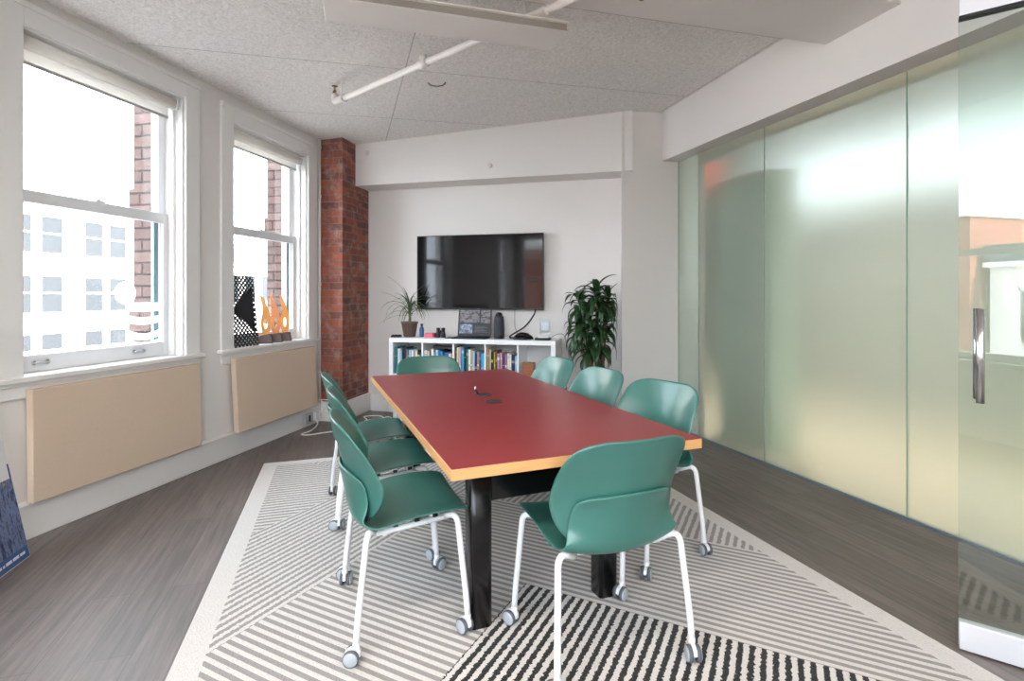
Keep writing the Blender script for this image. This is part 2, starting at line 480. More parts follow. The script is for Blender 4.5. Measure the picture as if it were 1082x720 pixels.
# ------------------------------------------------------------------ camera
cam = bpy.data.cameras.new('camera'); co = bpy.data.objects.new('camera', cam); COL.objects.link(co)
co.location = (0, 0, 1.28); co.rotation_euler = (rad(90), 0, 0)
cam.sensor_width = 36; cam.lens = 36 * 555 / 1082.0; cam.shift_y = -47 / 1082.0; cam.clip_end = 300
sc.camera = co

# ------------------------------------------------------------------ structure: floor, ceiling, walls
def S(o, name=None):
    o['kind'] = 'structure'; return o

# floor: planks run along the partition
FRi = FR['R'].inverted()
pts = [W('L', -4.6, 0.3), W('L', 3.6, 0.3), W('B', 3.2, 0.3), W('R', 0.6, -0.02), W('R', -9.6, -0.02)]
mb = MB(); mb.prism([(lambda q: (q.x, q.y))(FRi @ p) for p in pts], -0.08, 0.0)
S(at(mb.build('floor', PLANK), 'R'))
# ceiling (slopes up a little away from the windows), object axes follow the partition
o_c = Vector((-0.788, 3.871, 0))
pts = [W('L', -4.6, 0.3), W('L', 3.6, 0.3), W('B', 3.2, 0.3), W('R', 0.6, -0.2), W('R', -9.6, -0.2)]
Rz = Matrix.Rotation(-aR, 4, 'Z')
mb = MB(); lo = []; hi = []
for p in pts:
    q = Rz @ (p - o_c); z = ceil_z(p); lo.append((q.x, q.y, z)); hi.append((q.x, q.y, z + 0.12))
n = len(lo)
mb.add(lo + hi, [list(range(n))[::-1], list(range(n, 2 * n))] + [(i, (i + 1) % n, n + (i + 1) % n, n + i) for i in range(n)])
S(mb.build('ceiling', CEIL, loc=o_c, rot=(0, 0, aR)))

# window wall with openings  (u0,u1,z0,z1)
OP = [(-0.012, 1.02, 0.86, 2.70), (1.486, 2.49, 0.86, 2.665), (-3.95, -2.98, 0.86, 2.70)]
mb = MB(); TH = 0.28
us = [-4.6]
for a, b_, z0, z1 in sorted(OP):
    mb.box(us[-1], a, 0, TH, 0, 3.0); mb.box(a, b_, 0, TH, 0, z0 - 0.03); mb.box(a, b_, 0, TH, z1, 3.0); us.append(b_)
mb.box(us[-1], 3.9, 0, TH, 0, 3.0)
S(at(mb.build('wall_left', WALL), 'L'))
# near wall behind the camera, with one wide window opening
mb = MB()
yn = -1.35
NW = [(-3.32, -1.35), (-1.0, 0.95), (1.25, 3.1)]; NZ0, NZ1 = 0.7, 2.72
x = -4.2
for a, b_ in NW:
    mb.box(x, a, yn - 0.25, yn, 0, 3.4); mb.box(a, b_, yn - 0.25, yn, 0, NZ0); mb.box(a, b_, yn - 0.25, yn, NZ1, 3.4); x = b_
mb.box(x, 5.0, yn - 0.25, yn, 0, 3.4)
S(mb.build('wall_near', WALL))
# tv wall
mb = MB(); mb.box(-0.4, 3.3, 0, 0.2, 0, 3.2)
S(at(mb.build('wall_back', WALL), 'B'))
# boxed-in soffit along the top of the tv wall
mb = MB(); lo = []; hi = []
for x, y in ((-0.05, -0.29), (2.86, -0.29), (2.86, 0.0), (-0.05, 0.0)):
    zc = ceil_z(W('B', x, y)) + 0.02; lo.append((x, y, 2.456)); hi.append((x, y, zc))
mb.hexa(lo, hi); S(at(mb.build('wall_back_soffit', WALL), 'B'))
# pier between tv wall and partition
mb = MB(); poly = [(1.03, 4.93), (1.601, 5.05), (1.66, 5.35), (1.12, 5.42)]
mb.prism(poly, 0, 3.15); S(mb.build('wall_right_pier', WALL))
# header above the glass partition
mb = MB(); lo = []; hi = []
for x, y in ((0.47, 0.168), (-7.5, 0.168), (-7.5, -0.2), (0.47, -0.2)):
    lo.append((x, y, 2.57)); hi.append((x, y, ceil_z(W('R', x, y)) + 0.02))
mb.hexa(lo, hi); S(at(mb.build('wall_right_header', WALL), 'R'))
# ceiling beam running square to the partition
mb = MB()
bx0, bx1 = -0.0, 0.0
# beam edges in R frame: computed from its far lower edge and near face
BE = dict(xf=-1.33, xn=-1.80, y0=0.12, y1=3.9)
def beam_end(x):
    # where the line R-x = const meets the window wall
    a = FLI @ W('R', x, 0); b_ = FLI @ W('R', x, 1)
    return a.y / (a.y - b_.y)
lo = []; hi = []
for x, y in ((BE['xf'], BE['y0']), (BE['xn'], BE['y0']), (BE['xn'], beam_end(BE['xn'])), (BE['xf'], beam_end(BE['xf']))):
    zc = ceil_z(W('R', x, y)); lo.append((x, y, zc - 0.20)); hi.append((x, y, zc + 0.03))
mb.hexa(lo, hi); S(at(mb.build('ceiling_beam', WALL), 'R'))

# brick pillar in the corner
mb = MB(); mb.box(2.71, 3.30, -0.26, 0.0, 0.0, 2.93)
S(at(mb.build('brick_pillar', BRICK), 'L'))
# baseboards
mb = MB(); mb.prism([(0, 0), (-0.03, 0), (-0.03, 0.165), (-0.035, 0.185), (0, 0.2)], -4.6, 2.70, axis='x')
S(at(mb.build('baseboard_left', TRIM, bevel=0.004), 'L'))
mb = MB(); mb.box(2.685, 3.27, -0.285, -0.26, 0, 0.2); mb.box(2.685, 2.71, -0.285, 0, 0, 0.2)
S(at(mb.build('baseboard_pillar', TRIM, bevel=0.004), 'L'))
mb = MB(); mb.box(0.02, 2.7, -0.022, 0, 0, 0.19)
S(at(mb.build('baseboard_back', TRIM, bevel=0.004), 'B'))

# ------------------------------------------------------------------ windows
def window(name, u0, u1, z0, z1, cl, cr, ctop, meet, mull=0, sl=0.03, sr=0.02):
    w = empty(name, kind='structure'); at(w, 'L')
    # casing boards
    mb = MB()
    mb.box(u0 - cl, u0, -0.022, 0, z0 - 0.01, ctop); mb.box(u1, u1 + cr, -0.022, 0, z0 - 0.01, ctop)
    mb.box(u0, u1, -0.022, 0, z1, ctop)
    mb.box(u0 - cl, u1 + cr, -0.03, 0, ctop - 0.02, ctop + 0.012)
    mb.build('casing', TRIM, w, bevel=0.004)
    # jamb lining and inner stop bead
    mb = MB()
    for a, b_ in ((u0 - 0.002, u0 + 0.012), (u1 - 0.012, u1 + 0.002)): mb.box(a, b_, 0.0, 0.25, z0, z1)
    mb.box(u0, u1, 0.0, 0.25, z1 - 0.012, z1)
    mb.box(u0 + 0.012, u0 + 0.03, 0.06, 0.105, z0, z1); mb.box(u1 - 0.03, u1 - 0.012, 0.06, 0.105, z0, z1)
    mb.build('jamb', TRIM, w, bevel=0.003)
    mb = MB(); mb.box(u0 - cl - sl, u1 + cr + sr, -0.055, 0.0, z0 - 0.03, z0); mb.box(u0, u1, 0, 0.28, z0 - 0.03, z0)
    mb.build('stool', TRIM, w, bevel=0.006)
    mb = MB(); mb.box(u0 - cl, u1 + cr, -0.02, 0, z0 - 0.115, z0 - 0.03); mb.box(u0 - cl, u1 + cr, -0.032, 0, z0 - 0.05, z0 - 0.03)
    mb.build('apron', TRIM, w, bevel=0.003)
    # sashes
    xs = [u0 + 0.014 + (u1 - u0 - 0.028) * i / (mull + 1) for i in range(mull + 2)]
    for a, b_ in zip(xs[:-1], xs[1:]):
        lo = MB(); st = 0.052
        lo.box(a, a + st, 0.105, 0.145, z0, meet); lo.box(b_ - st, b_, 0.105, 0.145, z0, meet)
        lo.box(a + st, b_ - st, 0.105, 0.145, z0, z0 + 0.095); lo.box(a + st, b_ - st, 0.105, 0.145, meet - 0.07, meet)
        ls = lo.build('lower_sash', SASH, w, bevel=0.004)
        g = MB(); g.box(a + st, b_ - st, 0.122, 0.128, z0 + 0.095, meet - 0.07); g.build('pane', GLASS, ls)
        up = MB()
        up.box(a, a + st, 0.15, 0.19, meet - 0.06, z1 - 0.012); up.box(b_ - st, b_, 0.15, 0.19, meet - 0.06, z1 - 0.012)
        up.box(a + st, b_ - st, 0.15, 0.19, z1 - 0.07, z1 - 0.012); up.box(a + st, b_ - st, 0.15, 0.19, meet - 0.06, meet + 0.005)
        us_ = up.build('upper_sash', SASH, w, bevel=0.004)
        g = MB(); g.box(a + st, b_ - st, 0.167, 0.173, meet + 0.005, z1 - 0.07); g.build('pane', GLASS, us_)
        g = MB(); g.box(b_ - st - 0.036, b_ - st + 0.004, 0.150, 0.158, z0 + 0.09, meet - 0.06); g.build('storm_strip', STORM, w)
        # two sash lifts and a lock
        for q in (0.12, 0.72):
            h = MB(); x = a + (b_ - a) * q
            h.tube(fillet([(x, 0.105, z0 + 0.05), (x, 0.085, z0 + 0.05), (x + 0.07, 0.085, z0 + 0.05), (x + 0.07, 0.105, z0 + 0.05)], 0.012), 0.006, 8)
            h.lathe([(0.012, 0.100), (0.012, 0.106)], (x, 0, z0 + 0.05), 12, axis='y'); h.lathe([(0.012, 0.100), (0.012, 0.106)], (x + 0.07, 0, z0 + 0.05), 12, axis='y')
            h.build('sash_lift', STEEL, ls)
        k = MB(); xm = (a + b_) / 2
        k.box(xm - 0.03, xm + 0.03, 0.108, 0.142, meet, meet + 0.012); k.lathe([(0.013, 0), (0.009, 0.018)], (xm, 0.125, meet + 0.012), 12)
        k.build('sash_lock', SASH, ls)
    return w

w1 = window('window_1', *OP[0], 0.16, 0.125, 2.815, 1.865)
w2 = window('window_2', *OP[1], 0.13, 0.143, 2.79, 1.865)
w7 = window('window_7', *OP[2], 0.12, 0.12, 2.815, 1.865)
# etched film graphic on the lower pane of the first window
mb = MB()
def band(u0, u1, za, zb, sag, n=12):
    pa = [(u0 + (u1 - u0) * i / n, za - sag * 4 * (i / n) * (1 - i / n)) for i in range(n + 1)]
    pb = [(u0 + (u1 - u0) * i / n, zb - sag * 4 * (i / n) * (1 - i / n)) for i in range(n, -1, -1)]
    mb.prism(pa + pb, 0.1205, 0.1215, axis='y')
band(0.70, 0.945, 1.175, 1.235, 0.0); band(0.70, 0.945, 1.10, 1.15, 0.015); band(0.70, 0.945, 1.01, 1.055, 0.03); band(0.70, 0.945, 0.965, 0.985, 0.02)
mb.prism([(0.68 + 0.075 * math.cos(2 * PI * i / 20), 1.30 + 0.075 * math.sin(2 * PI * i / 20)) for i in range(20)], 0.1205, 0.1215, axis='y')
def film_mat(name, rgb):
    m, nt, out = newmat(name)
    t = N(nt, 'ShaderNodeBsdfTranslucent'); t.inputs[0].default_value = lin(rgb)
    d = N(nt, 'ShaderNodeBsdfDiffuse'); d.inputs[0].default_value = lin(rgb)
    mx = N(nt, 'ShaderNodeMixShader'); mx.inputs[0].default_value = 0.4
    nt.links.new(t.outputs[0], mx.inputs[1]); nt.links.new(d.outputs[0], mx.inputs[2]); nt.links.new(mx.outputs[0], out.inputs[0])
    return m
FILM = film_mat('white_film', (244, 245, 246))
mb.build('window_film', FILM, w1)

def near_window(nm, x0, x1):
    w = empty(nm, kind='structure', loc=(0, yn, 0))
    mb = MB(); z0, z1 = NZ0, NZ1
    xm = (x0 + x1) / 2
    for a, b_ in ((x0, x0 + 0.06), (xm - 0.04, xm + 0.04), (x1 - 0.06, x1)): mb.box(a, b_, -0.2, -0.12, z0, z1)
    for a, b_ in ((z0, z0 + 0.06), (1.66, 1.72), (z1 - 0.06, z1)): mb.box(x0, x1, -0.195, -0.125, a, b_)
    mb.build('window_frame', SASH, w, bevel=0.004)
    mb = MB(); mb.box(x0, x1, -0.162, -0.158, z0, z1); mb.build('pane', GLASS, w)
    mb = MB(); mb.box(x0 - 0.1, x1 + 0.1, -0.13, 0.04, z0 - 0.03, z0); mb.build('stool', TRIM, w, bevel=0.004)
for k_, (a, b_) in enumerate(NW): near_window('window_%d' % (3, 4, 6)[k_], a, b_)

BLINDF = film_mat('blind_weave', (206, 203, 199))
# roller blinds, each hung inside its window head
def blind(u0, u1, ztop, zbar, label):
    t = empty('roller_blind', label=label, cat='window blind', group='roller blinds at the windows'); at(t, 'L', (0, 0, 0))
    mb = MB(); mb.tube([(u0, 0.055, ztop - 0.045), (u1, 0.055, ztop - 0.045)], 0.036, 20); mb.build('tube', FABR, t)
    mb = MB(); mb.box(u0 + 0.012, u1 - 0.012, 0.0865, 0.0885, zbar, ztop - 0.05); mb.build('fabric', BLINDF, t)
    mb = MB(); mb.box(u0 + 0.01, u1 - 0.01, 0.082, 0.094, zbar - 0.018, zbar); mb.build('bottom_bar', PM('blind_bar', (176, 172, 168), 0.5), t, bevel=0.003)
    for u in (u0 - 0.008, u1):
        mb = MB(); mb.box(u, u + 0.008, 0.015, 0.095, ztop - 0.088, ztop - 0.002); mb.build('bracket', SASH, t, bevel=0.002)
    mb = MB()
    zs = [ztop - 0.05 - 0.012 * i for i in range(34)]
    for z in zs: mb.lathe([(0.001, -0.004), (0.0042, 0.0), (0.001, 0.004)], (u1 - 0.006, 0.02, z), 6)
    mb.build('chain', SASH, t)
    return t
blind(0.012, 0.985, 2.69, 2.555, 'cream roller blind rolled up above the nearer, larger-looking window at the left edge')
blind(1.508, 2.458, 2.653, 2.53, 'cream roller blind rolled up over the window beside the brick pillar')

# small conduit between casing and bricks
mb = MB(); mb.tube([(2.685, -0.018, 0.2), (2.685, -0.018, 2.885)], 0.013, 10)
for z in (0.5, 1.4, 2.3, 2.8): mb.lathe([(0.017, z - 0.01), (0.017, z + 0.01)], (2.685, -0.018, 0), 10)
tag(at(mb.build('conduit_pipe', PIPEW), 'L'), 'thin white vertical pipe running up beside the brick pillar', 'pipe')

# ------------------------------------------------------------------ glass partition
part = empty('glass_partition', kind='structure'); at(part, 'R')
tx = [0.43, 0.128, -0.655, -1.718, -2.79, -3.87, -4.95, -6.03, -7.1]
for i in range(len(tx) - 1):
    a, b_ = tx[i + 1] + (0.003 if i else 0.0005), tx[i] - (0.003 if i != 1 else 0.0005)
    mb = MB(); mb.box(a, b_, -0.006, 0.006, 0.012, 2.60)
    # room-side face carries the frosted film, thin ends are bare green glass
    for k, f in enumerate(mb.f):
        ys = {round(mb.v[q][1], 4) for q in f}
        xs = {round(mb.v[q][0], 4) for q in f}
        if ys == {0.006}: mb.m[k] = 1
        elif len(xs) == 1: mb.m[k] = 2
    mb.build('frosted_panel' if i else 'clear_panel', [PANEGLASS, FROST if i else PANEGLASS, GLEDGE], part)
mb = MB(); mb.box(-7.2, 0.43, -0.02, 0.02, 0, 0.014); mb.build('floor_track', PM('track_steel', (150, 165, 180), 0.3, metal=0.8), part)
mb = MB(); mb.box(0.43, 0.445, -0.02, 0.02, 0, 2.57); mb.build('end_channel', TRIM, part)

# corridor on the other side of the frosted glass
OAK = PM('corridor_oak', (230, 212, 188), 0.5, var=0.1, vscale=6)
CW = PM('corridor_wall', (226, 226, 220), 0.8)
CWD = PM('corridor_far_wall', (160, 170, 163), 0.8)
mb = MB(); mb.box(-9.6, 3.5, -3.2, -0.02, -0.08, 0.0); S(at(mb.build('floor_corridor', OAK), 'R'))
mb = MB(); mb.box(-9.6, 3.5, -5.9, -0.2, 3.8, 3.9); S(at(mb.build('ceiling_corridor_sun_eave', CW), 'R'))  # extended outdoors as an unseen eave, added to keep sun off the windows
WZ0, WZ1, WT1 = 2.58, 2.78, 1.6
mb = MB(); mb.box(-9.6, 3.5, -3.3, -3.2, 0, WZ0); mb.box(-9.6, 3.5, -3.3, -3.2, WZ1, 3.9); mb.box(WT1, 3.5, -3.3, -3.2, WZ0, WZ1); mb.box(-9.6, -3.0, -3.3, -3.2, WZ0, WZ1)
S(at(mb.build('wall_corridor', CWD), 'R'))
w5 = empty('window_5', kind='structure'); at(w5, 'R')
mb = MB()
for x in (-3.0, -1.52, -0.04, 1.44): mb.box(x, x + 0.06, -3.28, -3.22, WZ0, WZ1)
mb.box(-3.0, WT1, -3.28, -3.22, WZ0, WZ0 + 0.03); mb.box(-3.0, WT1, -3.28, -3.22, WZ1 - 0.03, WZ1)
mb.build('window_frame', SASH, w5)
mb = MB(); mb.box(-3.0, WT1, -3.253, -3.247, WZ0, WZ1); mb.build('pane', GLASS, w5)
mb = MB(); mb.box(3.4, 3.5, -3.2, -0.02, 0, 3.9); mb.box(0.44, 3.5, -0.1, -0.0, 0, 3.9); S(at(mb.build('wall_corridor_end', CWD), 'R'))
mb = MB(); mb.box(-0.45, 0.12, -0.75, -0.35, 0, 2.30); S(at(mb.build('added_dark_block', PM('grey_green_paint', (176, 208, 194), 0.7)), 'R'))  # made-up block, put in to darken this stretch of the frosted glass
mb = MB(); mb.box(0.128, 0.43, -0.10, -0.008, 0, 2.57); S(at(mb.build('wall_right_return', WALL), 'R'))
mb = MB(); mb.box(-9.6, 0.5, -0.22, -0.2, 2.5, 3.9); S(at(mb.build('wall_corridor_header', CW), 'R'))
mb = MB(); mb.box(-9.7, -9.6, -3.3, 0.2, 0, 3.4); mb.box(-9.7, -9.6, 0.0, 3.0, 0, 3.4)
S(at(mb.build('wall_corridor_near', CW), 'R'))

# ------------------------------------------------------------------ open glass door at the right edge
dv = Vector((0.80, -0.60)); dang = math.atan2(dv.y, dv.x)
door = empty('door_1', (1.624, 1.91, 0), dang, kind='structure')
mb = MB(); mb.box(0, 0.94, -0.005, 0.005, 0.104, 2.29)
for k, f in enumerate(mb.f):
    if len({round(mb.v[q][0], 4) for q in f}) == 1: mb.m[k] = 1
mb.build('glass', [DOORGLASS, GLEDGE], door)
mb = MB(); mb.box(0.0, 0.94, -0.018, 0.018, 0.006, 0.104); mb.build('bottom_rail', RAILM, door, bevel=0.003)
mb = MB(); mb.box(0.0, 0.94, -0.018, 0.018, 2.29, 2.39); mb.build('top_rail', RAILM, door, bevel=0.003)
mb = MB(); mb.box(0.0, 0.94, -0.019, 0.019, 2.282, 2.291); mb.build('rail_gasket', BLACKM, door)
mb = MB()
for s_ in (-1, 1):
    mb.tube([(0.055, s_ * 0.05, 0.905), (0.055, s_ * 0.05, 1.235)], 0.0125, 16)
    for z in (0.955, 1.185): mb.tube([(0.055, s_ * 0.005, z), (0.055, s_ * 0.05, z)], 0.007, 10)
mb.build('pull_handle', STEEL, door)

# ------------------------------------------------------------------ rug
mb = MB(); mb.box(0, 2.64, -3.6, 0, 0, 0.009)
tag(at(mb.build('area_rug', RUG, bevel=0.003), 'G'), 'large cream rug with grey and black diagonal stripes under the table', 'rug')

# ------------------------------------------------------------------ conference table
RZ = 0.009
tb = empty('conference_table', label='long conference table with dark red top, plywood edge and black legs', cat='table'); at(tb, 'T')
mb = MB(); mb.box(-0.49, 0.49, -1.025, 1.025, 0.702, 0.7385)
mb.build('top_core', PLY, tb, bevel=0.002)
mb = MB(); mb.box(-0.4895, 0.4895, -1.0245, 1.0245, 0.738, 0.7405)
mb.build('red_top', RED, tb, bevel=0.001)
for sx in (-1, 1):
    for sy in (-1, 1):
        mb = MB(); c = (sx * 0.283, sy * 0.66); h = 0.045
        poly = []
        for cx, cy, a0 in ((1, 1, 0), (-1, 1, 90), (-1, -1, 180), (1, -1, 270)):
            for k in range(5):
                a = rad(a0 + k * 22.5); poly.append((c[0] + cx * (h - 0.02) + 0.02 * math.cos(a), c[1] + cy * (h - 0.02) + 0.02 * math.sin(a)))
        mb.prism(poly, RZ, 0.70, smooth=True)
        mb.build('leg', BLACK, tb)
for sy in (-1, 1):
    mb = MB(); mb.box(-0.24, 0.24, sy * 0.66 - 0.03, sy * 0.66 + 0.03, 0.485, 0.70); mb.build('end_apron', BLACK, tb, bevel=0.006)
for sx in (-1, 1):
    mb = MB(); mb.box(sx * 0.283 - 0.02, sx * 0.283 + 0.02, -0.62, 0.62, 0.60, 0.70); mb.build('side_apron', BLACK, tb, bevel=0.006)
for k, (gx, gy) in enumerate(((-0.006, 0.097), (-0.017, -0.09))):
    mb = MB(); mb.lathe([(0.040, 0.7402), (0.044, 0.7415), (0.043, 0.7445), (0.036, 0.7455), (0.034, 0.7435)], (gx, gy, 0), 28)
    mb.box(gx - 0.012, gx + 0.012, gy + 0.01, gy + 0.03, 0.7436, 0.7452)
    g = mb.build('cable_grommet', PM('grommet_plastic', (48, 50, 53), 0.45), tb)
    if k == 0:
        mb = MB(); mb.tube(spline([(gx - 0.03, gy, 0.744), (gx - 0.042, gy, 0.765), (gx - 0.046, gy + 0.004, 0.775)]), 0.006, 8)
        mb.tube([(gx - 0.046, gy + 0.004, 0.772), (gx - 0.047, gy + 0.004, 0.79)], 0.005, 8, m=1)
        mb.build('cable_end', [BLACKM, CABW], g)

# ------------------------------------------------------------------ chairs
def lerp_tab(tab, x):
    if x <= tab[0][0]: return tab[0][1]
    for (a, va), (b_, vb) in zip(tab[:-1], tab[1:]):
        if x <= b_:
            t = (x - a) / (b_ - a); t = t * t * (3 - 2 * t) * 0.35 + t * 0.65
            return va + (vb - va) * t
    return tab[-1][1]

YC = [(0.40, -0.10), (0.43, -0.150), (0.47, -0.180), (0.52, -0.198), (0.60, -0.218), (0.70, -0.240), (0.78, -0.262), (0.84, -0.282)]     # back centre line y(z)
SAG = [(0.44, 0.03), (0.50, 0.09), (0.58, 0.115), (0.66, 0.095), (0.76, 0.06), (0.84, 0.035)]
HW = [(0.425, 0.10), (0.445, 0.165), (0.48, 0.210), (0.53, 0.240), (0.60, 0.252), (0.68, 0.248), (0.74, 0.238), (0.775, 0.224), (0.795, 0.20), (0.806, 0.165), (0.812, 0.12)]
def back_fn(i, j):
    # rows denser at both ends
    t = j; z = 0.425 + (0.812 - 0.425) * ((0.5 - 0.5 * math.cos(PI * t)) * 0.6 + t * 0.4)
    s = 2 * i - 1
    w = lerp_tab(HW, z)
    x = s * w
    y = lerp_tab(YC, z) + lerp_tab(SAG, z) * (abs(x) / 0.25) ** 2
    return (x, y, z)
SEATP = [(0.222, 0.440), (0.213, 0.451), (0.19, 0.455), (0.14, 0.452), (0.06, 0.440), (-0.02, 0.426), (-0.08, 0.414), (-0.125, 0.407)]
SEATW = [0.205, 0.222, 0.232, 0.236, 0.240, 0.243, 0.244, 0.240]
def seat_rows():
    rows = []
    for (y, z), w in zip(SEATP, SEATW):
        row = []
        for k in range(-6, 7):
            s = k / 6.0
            front = max(0, (y - 0.1) / 0.12)
            yy = y - 0.018 * front * (1 - abs(s) ** 3) * 0
            row.append((s * w, yy + (0.012 * (s * s) if y < -0.05 else 0.0), z + 0.014 * abs(s) ** 2.5 + 0.022 * abs(s) ** 2 * min(1.0, max(0.0, (0.18 - y) / 0.15))))
        rows.append(row)
    # bucket rising behind the backrest
    for zc, yc, w, lift in ((0.407, -0.156, 0.236, 0.034), (0.418, -0.182, 0.229, 0.032), (0.440, -0.200, 0.221, 0.026), (0.475, -0.208, 0.211, 0.014), (0.51, -0.214, 0.204, 0.005), (0.55, -0.221, 0.198, 0.0),
                            (0.585, -0.229, 0.192, -0.004), (0.61, -0.236, 0.184, -0.008), (0.625, -0.239, 0.166, -0.012), (0.631, -0.240, 0.138, -0.012)):
        row = []
        for k in range(-6, 7):
            s = k / 6.0; x = s * w
            y = yc + lerp_tab(SAG, zc) * (abs(x) / 0.25) ** 2
            row.append((x, y, zc + lift * s * s))
        rows.append(row)
    return rows
def make_chair():
    t = empty('conference_chair')
    rows = seat_rows(); mb = MB()
    nu = len(rows[0]); vs = [p for r in rows for p in r]
    mb.add(vs, [(j * nu + i, j * nu + i + 1, (j + 1) * nu + i + 1, (j + 1) * nu + i) for j in range(len(rows) - 1) for i in range(nu - 1)], 0, True)
    mb.build('seat', GREEN, t, solid=0.010, subsurf=2, soff=0)
    mb = MB(); mb.grid(back_fn, 14, 16)
    mb.build('backrest', GREEN, t, solid=0.011, subsurf=1, soff=0)
    # under-seat frame
    mb = MB()
    for sx in (-1, 1): mb.tube([(sx * 0.165, -0.12, 0.398), (sx * 0.165, 0.16, 0.423)], 0.011, 10)
    for y, z in ((-0.09, 0.393), (0.12, 0.416)): mb.tube([(-0.165, y, z), (0.165, y, z)], 0.010, 10)
    mb.build('seat_frame', WHITEM, t)
    for sx in (-1, 1):
        for y in (-0.05, 0.03, 0.10):
            mb = MB(); mb.box(sx * 0.165 - 0.006, sx * 0.165 + 0.006, y - 0.009, y + 0.009, 0.409 + 0.09 * y, 0.428 + 0.09 * y); mb.build('glide_clip', BLACKM, t)
    for sx in (-1, 1):
        for fy, cx, cy in ((1, 0.245, 0.205), (-1, 0.262, -0.20)):
            y0 = 0.155 if fy > 0 else -0.145
            mb = MB()
            pts = fillet([(sx * 0.160, y0 * 0.86, 0.424 if fy > 0 else 0.402), (sx * (cx - 0.022), y0 + 0.015 * fy, 0.448 if fy > 0 else 0.440), (sx * (cx - 0.002), cy - 0.004 * fy, 0.135), (sx * cx, cy, 0.065)], 0.05, 7)
            mb.tube(pts, 0.0115, 12); mb.build('leg', WHITEM, t)
            # twin-wheel caster trailing behind the stem
            ca = rad({(1, 1): 25, (-1, 1): -60, (1, -1): 70, (-1, -1): -20}[(sx, fy)])
            M4 = Matrix.Translation((sx * cx, cy, 0)) @ Matrix.Rotation(ca, 4, 'Z')
            mb = MB(); mb.lathe([(0.013, 0.058), (0.013, 0.074)], (0, 0, 0), 12)
            poly = [(0.016, 0.03), (0.016, 0.052), (0.008, 0.060), (-0.02, 0.060), (-0.036, 0.05), (-0.042, 0.034), (-0.03, 0.022), (-0.01, 0.02)]
            mb.prism(poly, -0.006, 0.006, axis='x') if False else mb.prism([(p[0], p[1]) for p in poly], -0.007, 0.007, axis='y')
            c_ = mb.xf(M4).build('caster', WHITEM, t, bevel=0.002)
            for sd in (-1, 1):
                wm = MB()
                a0, a1 = (0.008, 0.022) if sd > 0 else (-0.022, -0.008)
                prof = [(0.020, a0), (0.0275, a0 + 0.001), (0.0285, (a0 + a1) / 2), (0.0275, a1 - 0.001), (0.024, a1)] if sd > 0 else [(0.024, a0), (0.0275, a0 + 0.001), (0.0285, (a0 + a1) / 2), (0.0275, a1 - 0.001), (0.020, a1)]
                wm.lathe(prof, (-0.015, 0, 0.0285), 22, m=1, axis='y')
                cap = [(0.0252, 0.0205), (0.0235, 0.024), (0.012, 0.0252)] if sd > 0 else [(0.012, -0.0252), (0.0235, -0.024), (0.0252, -0.0205)]
                wm.lathe(cap, (-0.015, 0, 0.0285), 22, m=0, axis='y')
                wm.xf(M4).build('wheel', [HUB, TYRE], c_)
    return t

def copy_tree(o, parent=None):
    c = o.copy(); COL.objects.link(c); c.parent = parent
    for ch in list(o.children): copy_tree(ch, c)
    return c

CH = make_chair()
used = [0]
def place_chair(u, v, heading, label, tilt=0.0, z=RZ):
    o = CH if not used[0] else copy_tree(CH)
    used[0] += 1
    at(o, 'T', (u, v, z), rad(heading + tilt))
    tag(o, label, 'chair', 'green conference chairs around the red table')
    return o
place_chair(-0.548, -0.469, -90, 'green plastic chair on white caster legs, nearest on the window side of the table')
place_chair(-0.535, 0.115, -90, 'green plastic chair on the window side of the table, middle of three')
place_chair(-0.545, 0.655, -90, 'green plastic chair on the window side of the table, farthest towards the brick pillar')
place_chair(0.085, -0.935, 0, 'green chair with its back to the camera at the near end of the table')
place_chair(0.660, -0.350, 90, 'green chair nearest on the glass partition side of the table', 14)
place_chair(0.610, 0.235, 90, 'green chair in the middle of the glass partition side, in front of the leafy plant', 5)
place_chair(0.610, 0.850, 90, 'green chair farthest on the glass partition side, in front of the bookcase end', 5)
place_chair(-0.04, 1.10, 180, 'green chair at the far end of the table with its back to the bookshelf')

# ------------------------------------------------------------------ tan panels below the windows
def tan_panel(u0, u1, z0, z1, tb_, bb_, label):
    """slab leaning: back face at y=-tb_ on top, -bb_ at the bottom"""
    th = 0.045; mb = MB()
    mb.hexa([(u0, -bb_, z0), (u1, -bb_, z0), (u1, -bb_ - th, z0), (u0, -bb_ - th, z0)], [(u0, -tb_, z1), (u1, -tb_, z1), (u1, -tb_ - th, z1), (u0, -tb_ - th, z1)])
    o = mb.build('acoustic_panel', TAN, bevel=0.005); at(o, 'L')
    return tag(o, label, 'wall panel', 'tan fabric panels under the windows')
tan_panel(-0.005, 1.10, 0.195, 0.79, 0.022, 0.03, 'tan fabric panel under the nearer window, standing on the baseboard')
tan_panel(1.445, 2.53, 0.195, 0.782, 0.022, 0.055, 'tan fabric panel leaning under the window beside the brick pillar')

